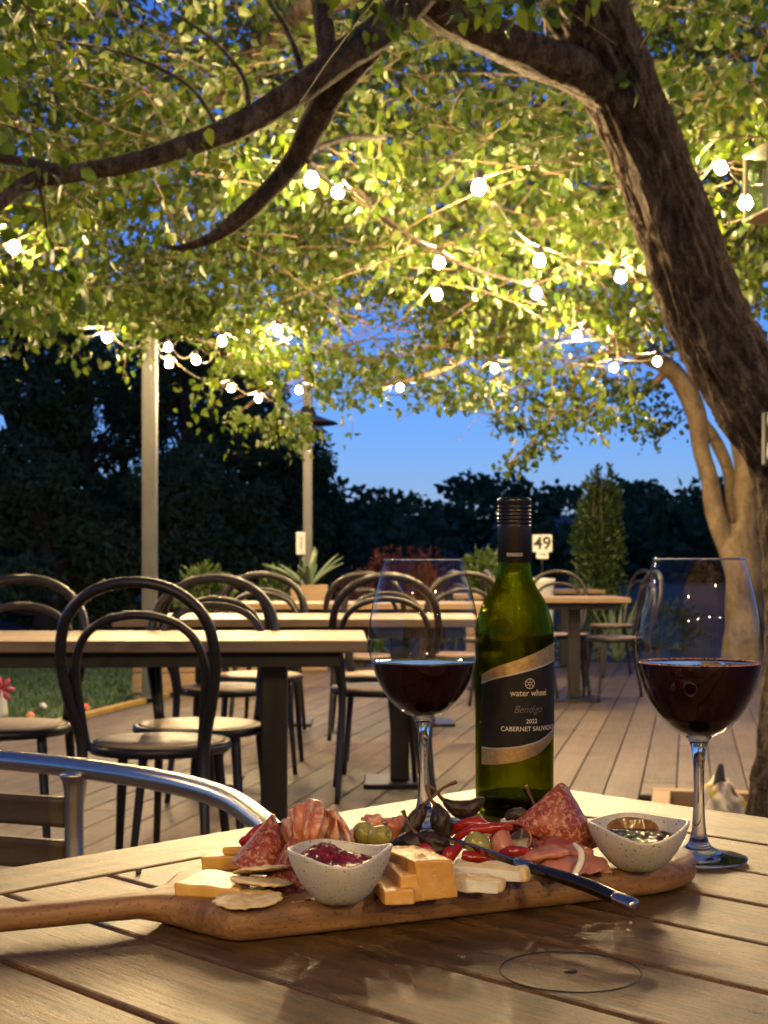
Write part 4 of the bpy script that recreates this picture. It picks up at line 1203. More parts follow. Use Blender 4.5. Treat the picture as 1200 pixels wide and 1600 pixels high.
bowp = lambda z: [np.array(pa) * [1, 1, 0] + [-0.012, 0.006, z], np.array([-0.60, 2.035, z]), np.array([-0.74, 2.06, z]), pb_ * [1, 1, 0] + [0.012, 0.0, z]]
for zc_, hz_ in ((0.628, 0.021), (0.567, 0.021), (0.506, 0.021)):
    rows = [[p - A0 + [0, 0, -hz_] for p in bowp(zc_)], [p - A0 + [0, 0.002, 0] for p in bowp(zc_)], [p - A0 + [0, 0, hz_] for p in bowp(zc_)]]
    sheet('back_slat', rows, M['slat'], ac, 0.012, 7, 18)
for i in range(6):
    mo('seat_slat', box_mesh('seat_slat', 0.40, 0.052, 0.014, 0.004, 1), M['slat'], ac, np.array([-0.60 + 0.042 * i - 0.02, 1.86 - 0.042 * i, 0.437]) - A0, (0, 0, PI / 4))
for q in ((-0.14, 1.60), (-0.87, 1.52), (-0.42, 1.97), (-0.90, 1.97)):
    top = 0.675 if q[0] in (-0.14, -0.87) else 0.45
    tube('leg', [np.array([q[0], q[1], top]) - A0, np.array([q[0], q[1], 0.3]) - A0, np.array([q[0] - 0.01, q[1] + 0.01, 0.0]) - A0], 0.0135, M['alu'], ac, 14, 10)

# ------------------------------------------------------------------ unseen building behind the viewpoint, verandah roof added to block sky light
bw = thing('timber_building', 'unseen timber building behind the viewpoint, its verandah roof added to block sky', 'building', (0.0, -5.2, 0.0))
me = box_mesh('weatherboard', 12.0, 0.03, 0.195, 0.006, 1)
for i in range(15):
    mo('weatherboard', me, M['planter'], bw, (0, 0, 0.1 + 0.2 * i))
me = box_mesh('added_roof_board', 12.4, 0.195, 0.03, 0.004, 1)
for i in range(19):
    mo('added_roof_board', me, M['planter'], bw, (0, 0.12 + 0.2 * i, 3.15 - 0.012 * i))
mo('wall_core', box_mesh('wall_core', 12.0, 0.2, 3.1, 0, 1, (0, -0.13, 1.55)), M['slat'], bw)
for x_ in (-5.5, -2.75, 2.75, 5.5):
    mo('added_roof_post', box_mesh('added_roof_post', 0.11, 0.11, 2.90, 0.006, 1, (x_, 3.55, 1.45)), M['planter'], bw)
mo('added_roof_beam', box_mesh('added_roof_beam', 12.2, 0.06, 0.16, 0.006, 1, (0, 3.82, 2.83)), M['planter'], bw)
for x_ in (-2.6, 1.6):
    wf = mo('window_frame', box_mesh('window_frame', 1.5, 0.05, 1.2, 0.006, 1, (x_, 0.03, 1.55)), M['white'], bw)
    for dx in (-0.36, 0.36):
        mo('pane', box_mesh('pane', 0.64, 0.01, 1.06, 0, 1, (x_ + dx, 0.061, 1.55)), M['ink'], wf)
# ------------------------------------------------------------------ the near table
TZ = 0.741
tb_ = thing('near_table', 'weathered slatted timber table in the foreground', 'table', (0.1075, 0.8132, 0.0), PI / 4)
bx = [-0.529, -0.412, -0.308, -0.22, -0.132, -0.044, 0.044, 0.132, 0.22, 0.308, 0.412, 0.529]
for a, b in zip(bx[:-1], bx[1:]):
    me = box_mesh('slat', b - a - 0.0045, 0.806, 0.022, 0.0022, 2, (0, 0, -0.011))
    o = mo('slat', me, M['table'], tb_, ((a + b) / 2, -0.0005, TZ - random.uniform(0, 0.0006)))
M['table_x'] = M['table']
for s in (-1, 1):
    me = box_mesh('end_board', 0.0725, 1.06, 0.022, 0.0022, 2, (0, 0, -0.011))
    mo('end_board', me, M['table'], tb_, (0, s * 0.4437, TZ - 0.0002), (0, 0, PI / 2))
for y in (-0.3, 0.0, 0.3):
    mo('cross_rail', box_mesh('cross_rail', 0.98, 0.05, 0.03, 0.002, 1), M['slat'], tb_, (0, y, TZ - 0.0385))
for sx in (-1, 1):
    mo('apron', box_mesh('apron', 0.022, 0.80, 0.06, 0.002, 1), M['slat'], tb_, (sx * 0.44, 0, TZ - 0.054))
    for sy in (-1, 1):
        mo('leg', box_mesh('leg', 0.06, 0.06, TZ - 0.03, 0.004, 2, (0, 0, (TZ - 0.03) / 2)), M['table'], tb_, (sx * 0.485, sy * 0.425, 0))
# umbrella-hole cover: thin dark ring joint and a disc with a small finger hole
V, Fc = lathe_data([(0.0412, -0.003), (0.0412, 0.0003), (0.0402, 0.0003), (0.0402, -0.003)], 56)
mk('cover_joint', V, Fc, M['dark'], tb_, True, (0, 0, TZ))
lathe('finger_hole', [(0.0001, 0.0003), (0.0040, 0.0003), (0.0044, -0.002)], M['dark'], tb_, 20, loc=(0, 0, TZ))

# ------------------------------------------------------------------ cutting board
E = np.array([0.917, 0.399]); PP = np.array([-0.399, 0.917])
BC = E * 0.43 + PP * 0.897
BZ = TZ + 0.022
cbd = thing('serving_board', 'long dark-grained timber serving board with a handle', 'board', (BC[0], BC[1], TZ + 0.0005), math.atan2(0.399, 0.917))
def rounded(poly, rads, k=6):
    out = []
    n = len(poly)
    for i in range(n):
        p0, p1, p2 = map(lambda q: np.array(q, float), (poly[i - 1], poly[i], poly[(i + 1) % n]))
        r = rads[i]
        if r <= 0: out.append(p1); continue
        a = p1 + (p0 - p1) / np.linalg.norm(p0 - p1) * r; b = p1 + (p2 - p1) / np.linalg.norm(p2 - p1) * r
        for s in np.linspace(0, 1, k):
            out.append((1 - s) ** 2 * a + 2 * s * (1 - s) * p1 + s * s * b)
    return out
poly = [(-0.170, -0.066), (0.165, -0.062), (0.205, -0.030), (0.207, 0.03), (0.165, 0.066), (-0.170, 0.066), (-0.198, 0.014), (-0.385, 0.014), (-0.40, 0.002), (-0.385, -0.009), (-0.196, -0.009)]
rd = [0.016, 0.03, 0.02, 0.025, 0.03, 0.016, 0.022, 0.008, 0.008, 0.008, 0.020]
oc = np.array(rounded(poly, rd, 10)); oc = np.vstack([oc, oc[:1]])
sl = np.concatenate([[0], np.cumsum(np.linalg.norm(np.diff(oc, axis=0), axis=1))])
ss = np.linspace(0, sl[-1], 260, endpoint=False)
oc = np.column_stack([np.interp(ss, sl, oc[:, 0]), np.interp(ss, sl, oc[:, 1])])
tg = np.roll(oc, -2, 0) - np.roll(oc, 2, 0); tg /= np.linalg.norm(tg, axis=1)[:, None]
inw = np.column_stack([-tg[:, 1], tg[:, 0]])
V, Fc = [], []
layers = [(0.0060, 0.0), (0.0030, 0.0012), (0.0008, 0.0042), (0.0, 0.0085), (0.0, 0.0140), (0.0010, 0.0178), (0.0032, 0.0205), (0.0062, 0.0216)]
for ins, z_ in layers:
    for k, p in enumerate(oc + inw * ins):
        lift = 0.0065 * min(1.0, max(0.0, (-p[0] - 0.185) / 0.03)) * (1 - z_ / 0.0216)
        wob = 0.0007 * mnoise.noise(Vector((p[0] * 22, p[1] * 22, z_ * 40)))
        V.append((p[0], p[1] + wob, z_ + lift))
m_ = len(oc)
for i in range(len(layers) - 1):
    for k in range(m_):
        Fc.append((i * m_ + k, i * m_ + (k + 1) % m_, (i + 1) * m_ + (k + 1) % m_, (i + 1) * m_ + k))
Fc.append(tuple(range(m_))[::-1]); Fc.append(tuple((len(layers) - 1) * m_ + k for k in range(m_)))
ob = mk('board_slab', V, Fc, M['board'], cbd)
me = box_mesh('knot', 0.005, 0.003, 0.0006, 0, 1); 
lathe('knot', [(0.0001, 0.0003), (0.0022, 0.0002), (0.0026, -0.0005)], M['slat'], cbd, 12, loc=(-0.118, -0.0585, 0.0218))

def fb(px, py, z=BZ):
    return onz(px, py, z)

# ------------------------------------------------------------------ ceramic bowls
t = NT('speckled_stoneware'); v = t.coord('Object')
vo = t.n('ShaderNodeTexVoronoi', None, Scale=520.0); t.put(vo.inputs['Vector'], v)
vo2 = t.n('ShaderNodeTexVoronoi', None, Scale=240.0); t.put(vo2.inputs['Vector'], v)
n1 = t.noise(v, 300, 2)
sp1 = t.ramp(t.math('ADD', vo.outputs['Distance'], t.math('MULTIPLY', n1, 0.5)), [(0.40, (1, 1, 1)), (0.46, (0, 0, 0))])
sp2 = t.ramp(t.math('ADD', vo2.outputs['Distance'], t.math('MULTIPLY', n1, 0.5)), [(0.37, (1, 1, 1)), (0.41, (0, 0, 0))])
base = t.ramp(t.noise(v, 30, 4), [(0.3, (0.50, 0.49, 0.46)), (0.7, (0.62, 0.61, 0.57))])
c1 = t.mix(t.math('MULTIPLY', sp1, 0.8), base, (0.15, 0.12, 0.09))
c1 = t.mix(t.math('MULTIPLY', sp2, 0.9), c1, (0.07, 0.055, 0.04))
t.set(Base__Color=c1, Roughness=0.42); t.bump(t.noise(v, 220, 3), 0.12, 0.0006)
M['stone'] = t.m
def bowl(label, c, R, Hh, rz, amp=0.004, phase=0.0, tall=0.0):
    o = thing('dip_bowl', label, 'bowl', (c[0], c[1], c[2]), rz, 'speckled dip bowls')
    seg = 72
    prof = [(0.0, 0.000), (0.40, 0.0), (0.46, 0.03), (0.60, 0.16), (0.78, 0.40), (0.92, 0.70), (0.985, 0.94), (0.985, 0.985), (0.955, 1.0), (0.925, 0.985), (0.91, 0.94), (0.84, 0.68), (0.70, 0.38), (0.50, 0.16), (0.0, 0.11)]
    V, Fc = [], []
    for r, z in prof:
        for k in range(seg):
            a = 2 * PI * k / seg
            pin = 1 + 0.05 * math.cos(2 * a) * z + 0.015 * z * max(0, math.cos(2 * a)) ** 6
            rim = 1 + (0.075 * math.cos(2 * a + phase) + 0.05 * math.cos(3 * a + 1.0) + tall * math.sin(a)) * z
            V.append((r * R * pin * math.cos(a), r * R * (1 - 0.06 * z * math.cos(2 * a)) * math.sin(a), z * Hh * rim))
    for i in range(len(prof) - 1):
        for k in range(seg):
            Fc.append((i * seg + k, i * seg + (k + 1) % seg, (i + 1) * seg + (k + 1) % seg, (i + 1) * seg + k))
    mk('bowl_wall', V, Fc, M['stone'], o)
    return o
def relish(name, label, cat_, c, R, z, mat, mound, seed, rz=0.0, side=-0.5):
    n = 46
    V, Fc = [], []
    for i in range(n + 1):
        r = i / n
        for k in range(64):
            a = 2 * PI * k / 64
            x, y = r * R * math.cos(a), r * R * 0.93 * math.sin(a)
            q = Vector((x, y, 0)) * 150 + Vector((seed, 0, 0))
            h = mound * math.exp(-((x / R - side) ** 2 * 3 + (y / R - 0.2) ** 2 * 3)) 
            h += (abs(mnoise.noise(q)) * 0.0032 + mnoise.noise(q * 2.6) * 0.0012) * (1 - r ** 4)
            V.append((x, y, h))
    for i in range(n):
        for k in range(64):
            Fc.append((i * 64 + k, i * 64 + (k + 1) % 64, (i + 1) * 64 + (k + 1) % 64, (i + 1) * 64 + k))
    V += [(R * 0.8 * math.cos(2 * PI * k / 64), R * 0.74 * math.sin(2 * PI * k / 64), -0.008) for k in range(64)]
    b = (n + 1) * 64
    for k in range(64): Fc.append((n * 64 + k, n * 64 + (k + 1) % 64, b + (k + 1) % 64, b + k))
    Fc.append(tuple(b + k for k in range(64))[::-1])
    o = mk(name, V, Fc, mat, None, True, (c[0], c[1], c[2] + z), (0, 0, rz))
    tag(o, label, cat_)
    return o
t = NT('red_relish'); v = t.coord('Object')
t.set(Base__Color=t.ramp(t.noise(v, 180, 4), [(0.35, (0.06, 0.004, 0.005)), (0.55, (0.20, 0.012, 0.010)), (0.75, (0.34, 0.035, 0.018))]), Roughness=0.22, Subsurface__Weight=0.0)
t.b.inputs['Coat Weight'].default_value = 0.15; t.bump(t.noise(v, 420, 3), 0.6, 0.001); M['relish'] = t.m
t = NT('dark_relish'); v = t.coord('Object')
t.set(Base__Color=t.ramp(t.noise(v, 200, 4), [(0.35, (0.010, 0.005, 0.003)), (0.75, (0.05, 0.022, 0.010))]), Roughness=0.10)
t.b.inputs['Coat Weight'].default_value = 0.6; t.bump(t.noise(v, 420, 3), 0.7, 0.001); M['relish2'] = t.m
b1 = fb(531, 1408); bowl('speckled stoneware bowl holding red relish on the serving board', b1 + [0, 0, 0.0002], 0.0320, 0.0325, 0.12, tall=0.03, phase=0.4)
relish('red_relish', 'chunky red relish heaped in the left speckled bowl', 'relish', b1, 0.0272, 0.0250, M['relish'], 0.010, 3.0, 0.12, -0.35)
b2 = fb(997, 1357); bowl('speckled stoneware bowl of dark dressing at the right end of the board', b2 + [0, 0, 0.0002], 0.0338, 0.0310, -0.1, phase=-0.3, tall=0.10)
relish('dark_dressing', 'glossy dark dressing in the right speckled bowl', 'dressing', b2, 0.0285, 0.0232, M['relish2'], 0.001, 8.0)
M['smear'] = plain('brown_smear', (0.22, 0.11, 0.035), 0.15, 0, 0.4, 200)
rows = []
for z_, rr, w_ in ((0.0225, 0.0276, 0.75), (0.0265, 0.0290, 0.62), (0.0300, 0.0303, 0.40)):
    rows.append([(b2[0] + rr * 1.0 * math.cos(a), b2[1] + rr * 1.03 * math.sin(a), b2[2] + z_ + 0.001 * math.sin(a * 9)) for a in (1.57 - w_, 1.57 - w_ * .4, 1.57 + w_ * .3, 1.57 + w_)])
tag(sheet('dressing_smear', rows, M['smear'], None, 0.0004, 10, 18, 0.0004, 300, 2), 'brown smear of dressing up the inside of the right bowl', 'smear')

# ------------------------------------------------------------------ cheeses
def cheese_mat(name, a, b, rough=0.38):
    t = NT(name); v = t.coord('Object')
    t.set(Base__Color=t.ramp(t.noise(v, 90, 5), [(0.3, a), (0.7, b)]), Roughness=rough, Subsurface__Weight=0.25, Subsurface__Scale=0.004)
    t.b.inputs['Subsurface Radius'].default_value = (1.0, 0.6, 0.3)
    t.bump(t.noise(v, 330, 5), 0.5, 0.0010)
    return t.m
M['cheddar'] = cheese_mat('yellow_cheddar', (0.62, 0.36, 0.075), (0.72, 0.46, 0.13))
M['cheddar2'] = cheese_mat('orange_cheese', (0.58, 0.29, 0.065), (0.72, 0.42, 0.12))
M['brie'] = cheese_mat('cream_brie', (0.66, 0.50, 0.24), (0.76, 0.62, 0.36))
M['rind'] = cheese_mat('white_rind', (0.72, 0.70, 0.63), (0.80, 0.78, 0.72), 0.7)
M['feta'] = cheese_mat('white_cheese', (0.78, 0.72, 0.56), (0.84, 0.79, 0.66), 0.5)
def slab(name, label, pts, z0, th, mat, seed=1.0, group=None, bev=0.0012, cuts=3, amp=0.0012):
    c = np.mean(np.array(pts), axis=0)
    me = prism_mesh(name, [(p[0] - c[0], p[1] - c[1]) for p in pts], 0, th, bev, 2)
    rj = random.Random(int(seed * 97) + 5)
    ja = [rj.uniform(-1, 1) for _ in range(8)]
    ext = max(max(abs(p[0] - c[0]) for p in pts), max(abs(p[1] - c[1]) for p in pts))
    for v_ in me.vertices:
        zt = max(0.0, v_.co.z / th)
        x_, y_ = v_.co.x / ext, v_.co.y / ext
        v_.co.z += zt * th * 0.10 * (ja[0] * x_ + ja[1] * y_)
        v_.co.x += zt * th * 0.14 * (ja[2] + ja[3] * y_)
        v_.co.y += zt * th * 0.14 * (ja[4] + ja[5] * x_)
    me = subdivide_noise(me, cuts, amp, 90, seed)
    o = mo(name, me, mat, None, (c[0], c[1], z0))
    return tag(o, label, 'cheese', group)
g = 'cheese slices'
slab('cheese_slice', 'flat yellow cheese wedge at the handle end of the board', [fb(274, 1399)[:2], fb(376, 1407)[:2], fb(392, 1382)[:2], fb(322, 1375)[:2]], BZ, 0.0075, M['cheddar'], 1, g)
s1 = fb(345, 1358)
slab('cheese_slice', 'yellow cheese slice stacked behind the flat wedge, the lower one', [s1[:2] + [-0.013, -0.006], s1[:2] + [0.020, -0.002], s1[:2] + [0.028, 0.018], s1[:2] + [-0.004, 0.016]], BZ, 0.0098, M['cheddar'], 2, g)
slab('cheese_slice', 'yellow cheese slice stacked behind the flat wedge, the upper one', [s1[:2] + [0.001, 0.002], s1[:2] + [0.026, 0.004], s1[:2] + [0.032, 0.020], s1[:2] + [0.006, 0.018]], BZ + 0.010, 0.0045, M['cheddar'], 3, g)
# orange block and the two sticks lying against it
ua = np.array([-0.41, 0.91]); uw = np.array([0.91, 0.41])
def bar(name, label, px, py, L, Wd, th, seed, turn=0.0, z=0.0):
    o = fb(px, py)[:2]
    c_, s_ = math.cos(turn), math.sin(turn)
    a_ = np.array([ua[0] * c_ - ua[1] * s_, ua[0] * s_ + ua[1] * c_]); w_ = np.array([uw[0] * c_ - uw[1] * s_, uw[0] * s_ + uw[1] * c_])
    slab(name, label, [o, o + w_ * Wd, o + w_ * Wd * 1.05 + a_ * L, o + a_ * L * 0.97], BZ + z, th, M['cheddar2'], seed, g, 0.0012, 5, 0.0014)
bar('cheese_block', 'thick orange cheese slab right of the red relish bowl', 660, 1409, 0.064, 0.0262, 0.0240, 4)
bar('cheese_stick', 'orange cheese stick one step below the thick slab', 628, 1411, 0.056, 0.0160, 0.0178, 6, -0.14)
bar('cheese_stick', 'lowest orange cheese stick nearest the red relish bowl', 600, 1416, 0.046, 0.0200, 0.0092, 5, -0.24)
def brie(label, p, z, rz, L, W, Hh, seed):
    t = thing('brie_wedge', label, 'cheese', (p[0], p[1], z), rz, 'brie wedges')
    me = subdivide_noise(prism_mesh('paste', [(-L / 2, -W / 2), (L / 2, -W * .36), (L / 2, W * .36), (-L / 2, W / 2)], 0, Hh, 0.0034, 3), 6, 0.0028, 95, seed)
    for p_ in me.polygons: p_.use_smooth = True
    mo('paste', me, M['brie'], t)
    me = subdivide_noise(prism_mesh('rind', [(-L / 2 + 0.002, -W / 2 - 0.0006), (L / 2 - 0.003, -W * .37 - 0.0006), (L / 2 - 0.003, -W * .36 + 0.002), (-L / 2 + 0.002, -W / 2 + 0.002)], 0.0004, Hh * 0.80, 0.0008, 2), 4, 0.0018, 95, seed)
    mo('rind', me, M['rind'], t)
brie('lower brie wedge with the white rind facing the viewer', fb(742, 1392), BZ, -0.34, 0.040, 0.014, 0.0105, 1)
brie('upper brie wedge behind, ending in a soft rounded tip', fb(766, 1384), BZ + 0.0045, -0.40, 0.052, 0.015, 0.0100, 3)
slab('white_cheese', 'triangular piece of white cheese left of the folded salami', [fb(778, 1340)[:2], fb(812, 1342)[:2], fb(815, 1326)[:2], fb(790, 1328)[:2]], BZ + 0.008, 0.020, M['feta'], 9, 'white cheese pieces')
slab('white_cheese', 'white cheese chunk half hidden under the red pepper strips', [fb(790, 1362)[:2], fb(822, 1364)[:2], fb(826, 1350)[:2], fb(796, 1348)[:2]], BZ, 0.017, M['feta'], 10, 'white cheese pieces')

# ------------------------------------------------------------------ crackers
t = NT('baked_cracker'); v = t.coord('Object')
t.set(Base__Color=t.ramp(t.noise(v, 110, 5), [(0.3, (0.60, 0.40, 0.15)), (0.5, (0.74, 0.58, 0.30)), (0.75, (0.80, 0.68, 0.42))]), Roughness=0.7); t.bump(t.noise(v, 300, 4), 0.4, 0.001)
M['cracker'] = t.m
def cracker(label, p, z, R, tilt, seed):
    n = 16; seg = 44
    V, Fc = [], []
    for side in (1, -1):
        for i in range(n + 1):
            r = i / n
            for k in range(seg):
                a = 2 * PI * k / seg
                rr = R * r * (1 + 0.035 * math.sin(a * 13 + seed) * r + 0.03 * mnoise.noise(Vector((math.cos(a) * 3, math.sin(a) * 3, seed))))
                x, y = rr * math.cos(a), rr * math.sin(a)
                bl = 0.0011 * (mnoise.noise(Vector((x * 230 + seed, y * 230, 0)))) + 0.0012 * mnoise.noise(Vector((x * 45, y * 45, seed)))
                V.append((x, y, bl + side * 0.0014 * (1 - r ** 6 * 0.6)))
    o2 = (n + 1) * seg
    for i in range(n):
        for k in range(seg):
            a, b, c, d = i * seg + k, i * seg + (k + 1) % seg, (i + 1) * seg + (k + 1) % seg, (i + 1) * seg + k
            Fc.append((a, d, c, b)); Fc.append((o2 + a, o2 + b, o2 + c, o2 + d))
    for k in range(seg):
        a, b = n * seg + k, n * seg + (k + 1) % seg
        Fc.append((a, o2 + a, o2 + b, b))
    o = mk('cracker', V, Fc, M['cracker'], None, True, (p[0], p[1], z), tilt)
    tag(o, label, 'cracker', 'round wafer crackers')
cracker('round wafer cracker lying lowest and nearest the viewer', fb(387, 1413), BZ + 0.0035, 0.0215, (0.03, -0.05, 0.3), 1.0)
cracker('middle wafer cracker overlapping the nearest one', fb(408, 1398), BZ + 0.0085, 0.0200, (0.05, 0.14, 1.3), 5.0)
cracker('top wafer cracker tucked under the left salami', fb(410, 1388), BZ + 0.0125, 0.0190, (0.05, 0.25, 2.1), 9.0)

# ------------------------------------------------------------------ cured meats
def meat(name, lean, dark, fat, scale, cover, rough=0.38):
    t = NT(name); v = t.coord('Object')
    n1 = t.noise(v, scale, 5, 0.6, 0.5); n2 = t.noise(v, scale * 0.3, 3)
    col = t.ramp(n2, [(0.3, dark), (0.7, lean)])
    fm = t.ramp(n1, [(cover, (0, 0, 0)), (cover + 0.10, (1, 1, 1))])
    t.set(Base__Color=t.mix(t.math('MULTIPLY', fm, 0.75), col, fat), Roughness=rough, Subsurface__Weight=0.2, Subsurface__Scale=0.002)
    t.b.inputs['Subsurface Radius'].default_value = (1.0, 0.3, 0.2)
    t.bump(n1, 0.2, 0.0005)
    return t.m
M['salami'] = meat('marbled_salami', (0.35, 0.075, 0.036), (0.22, 0.034, 0.020), (0.58, 0.34, 0.22), 330, 0.50)
M['prosc'] = meat('prosciutto', (0.56, 0.22, 0.11), (0.44, 0.12, 0.06), (0.76, 0.56, 0.39), 75, 0.49, 0.3)
M['ham'] = meat('pink_ham', (0.58, 0.25, 0.17), (0.47, 0.17, 0.115), (0.68, 0.40, 0.29), 80, 0.58, 0.32)
M['roll'] = meat('dark_cured_ham', (0.36, 0.08, 0.06), (0.24, 0.04, 0.035), (0.62, 0.36, 0.28), 70, 0.58, 0.32)
def W(px, py, d): return at(px, py, d)
def fan(name, label, apex, arc, mat, bulge, th=0.0014, group=None, amp=0.0008, cat_='salami', seed=0):
    """sheet folded to a point at the apex, opening to the rind along the arc"""
    arc = np.array(arc); ap_ = np.array(apex)
    rows = []
    for s in (0.03, 0.25, 0.5, 0.75, 1.0):
        row = []
        for k, a in enumerate(arc):
            u = k / (len(arc) - 1)
            p = ap_ * (1 - s) + a * s
            p = p + np.array([0, -1, 0.1]) * bulge * math.sin(PI * u) * math.sin(PI * min(s, .85)) 
            row.append(p)
        rows.append(row)
    o = sheet(name, rows, mat, None, th, 30, 30, amp, 110, seed)
    return tag(o, label, cat_, group)
gm_ = 'folded cured meats'
dL = fb(420, 1372)[1]
fan('salami_slice', 'folded salami slice standing up in a point, leftmost', W(427, 1270, dL + .012), [W(362, 1345, dL - .004), W(368, 1352, dL - .014), W(388, 1362, dL - .02), W(418, 1366, dL - .018), W(446, 1362, dL - .006), W(452, 1340, dL + .012)], M['salami'], 0.006, group=gm_, seed=1)
fan('salami_slice', 'second folded salami slice against the left bowl', W(466, 1288, dL - .004), [W(410, 1384, dL - .03), W(420, 1392, dL - .036), W(446, 1394, dL - .036), W(478, 1390, dL - .03), W(505, 1370, dL - .015)], M['salami'], 0.007, group=gm_, seed=2)
fan('salami_slice', 'inner salami fold between the two left salami slices', W(452, 1305, dL + .014), [W(400, 1350, dL + .0), W(430, 1368, dL - .008), W(470, 1366, dL - .004), W(500, 1340, dL + .006)], M['roll'], 0.004, group=gm_, seed=3)
dp = dL - 0.004
tag(sheet('prosciutto', [[W(452, 1266, dp), W(470, 1256, dp - .008), W(490, 1249, dp), W(510, 1264, dp + .008), W(522, 1270, dp)],
                   [W(456, 1285, dp - .006), W(474, 1276, dp - .016), W(496, 1272, dp - .012), W(512, 1276, dp + .004), W(530, 1282, dp - .006)],
                   [W(462, 1304, dp - .008), W(478, 1300, dp - .020), W(494, 1302, dp - .016), W(508, 1296, dp + .0), W(530, 1306, dp - .008)],
                   [W(470, 1322, dp - .006), W(482, 1326, dp - .018), W(494, 1324, dp - .014), W(504, 1318, dp + .004), W(522, 1326, dp - .004)]], M['prosc'], None, 0.0009, 44, 60, 0.0012, 130, 5, (4.5, 0.0022)), 'crumpled orange-pink prosciutto standing behind the left bowl', 'prosciutto', gm_)
tag(sheet('prosciutto', [[W(512, 1268, dp + .002), W(518, 1266, dp - .002), W(526, 1270, dp)], [W(526, 1284, dp - .004), W(533, 1283, dp - .008), W(539, 1286, dp - .004)], [W(536, 1302, dp - .006), W(543, 1304, dp - .010), W(548, 1306, dp - .006)], [W(542, 1320, dp - .008), W(548, 1322, dp - .012), W(553, 1322, dp - .008)]], M['prosc'], None, 0.001, 24, 8, 0.0008, 90, 6), 'thin loose prosciutto strip hanging down to the red relish', 'prosciutto', gm_)
tag(sheet('prosciutto', [[W(505, 1292, dp + .010), W(525, 1286, dp + .006), W(550, 1300, dp + .012)], [W(500, 1310, dp + .004), W(525, 1308, dp - .002), W(552, 1314, dp + .006)], [W(500, 1335, dp + .004), W(528, 1335, dp), W(556, 1332, dp + .006)]], M['prosc'], None, 0.001, 28, 40, 0.0010, 120, 7, (3, 0.0018)), 'dark red cured ham fold behind the red relish', 'ham', gm_)
dB = fb(600, 1342)[1]
tag(sheet('prosciutto', [[W(563, 1276, dB), W(585, 1272, dB - .004), W(608, 1280, dB + .002), W(632, 1274, dB)], [W(565, 1290, dB - .006), W(588, 1288, dB - .010), W(610, 1292, dB - .004), W(634, 1288, dB - .006)], [W(565, 1312, dB - .004), W(588, 1312, dB - .006), W(610, 1314, dB), W(636, 1310, dB - .002)], [W(565, 1330, dB), W(588, 1332, dB), W(612, 1332, dB), W(638, 1330, dB)]], M['prosc'], None, 0.0010, 34, 50, 0.0012, 130, 8, (4, 0.0020)), 'pale pink prosciutto fold behind the olives', 'prosciutto', gm_)
# right-hand salami: slice folded in quarters, two layers
dR = fb(880, 1348)[1]
for i_, (off, lab) in enumerate(((0.0, 'big folded salami slice leaning beside the right bowl, front layer'), (0.006, 'big folded salami slice leaning beside the right bowl, back layer'))):
    k_ = -6 * i_
    rows = [[W(800 + k_, 1292, dR - .006 + off), W(830 + k_, 1268, dR - .010 + off), W(858, 1240 + k_ * .5, dR - .008 + off), W(876, 1227 + k_ * .6, dR - .002 + off), W(888, 1238 + k_, dR + .006 + off)],
            [W(818, 1298, dR - .014 + off), W(846, 1278, dR - .018 + off), W(870, 1258, dR - .014 + off), W(890, 1250, dR - .006 + off), W(902, 1258, dR + .004 + off)],
            [W(836, 1306, dR - .016 + off), W(860, 1296, dR - .022 + off), W(884, 1282, dR - .018 + off), W(904, 1276, dR - .008 + off), W(916, 1280, dR + .002 + off)],
            [W(850, 1318, dR - .012 + off), W(876, 1318, dR - .020 + off), W(900, 1312, dR - .018 + off), W(920, 1304, dR - .010 + off), W(932, 1304, dR + .0 + off)],
            [W(860, 1336, dR - .006 + off), W(884, 1338, dR - .012 + off), W(906, 1334, dR - .012 + off), W(924, 1326, dR - .006 + off), W(936, 1322, dR + .0 + off)]]
    tag(sheet('salami_slice', rows, M['salami'], None, 0.0014, 34, 34, 0.0010, 100, 10 + i_), lab, 'salami', gm_)
# rolled dark cured ham
dQ = fb(800, 1352)[1] - 0.012
rows = []
for s in np.linspace(0, 1, 5):
    row = []
    for a in np.linspace(-0.6, 5.3, 11):
        r = (0.0105 + 0.0011 * a) * (1 - 0.12 * s)
        c = W(802 + 22 * s, 1312 + 2 * s, dQ + 0.035 * s)
        row.append(c + np.array([math.cos(a) * r * 1.15, 0.002 * math.sin(2 * a), math.sin(a) * r * 0.95]))
    rows.append(row)
tag(sheet('ham_roll', rows, M['roll'], None, 0.0014, 16, 44, 0.0008, 120, 14), 'dark rolled ham slice with an open end facing the viewer', 'ham', gm_)
tag(sheet('ham_slice', [[W(764, 1318, dQ), W(778, 1300, dQ - .004), W(795, 1296, dQ + .004)], [W(770, 1330, dQ - .006), W(784, 1318, dQ - .012), W(800, 1312, dQ - .004)], [W(772, 1345, dQ - .004), W(790, 1338, dQ - .012), W(808, 1334, dQ - .004)]], M['ham'], None, 0.0012, 20, 20, 0.0015, 100, 15), 'pale ham fold left of the rolled slice', 'ham', gm_)
dH = fb(880, 1362)[1]
rows = [[W(796, 1340, dH - .004), W(820, 1330, dH - .004), W(850, 1322, dH - .002), W(885, 1320, dH), W(922, 1324, dH + .006)],
        [W(800, 1346, dH - .014), W(824, 1336, dH - .018), W(856, 1329, dH - .018), W(890, 1328, dH - .012), W(926, 1330, dH - .002)],
        [W(812, 1352, dH - .016), W(836, 1344, dH - .022), W(862, 1338, dH - .022), W(892, 1336, dH - .014), W(924, 1338, dH - .004)],
        [W(820, 1352, dH - .004), W(842, 1348, dH - .008), W(866, 1343, dH - .008), W(892, 1341, dH - .004), W(922, 1341, dH + .002)]]
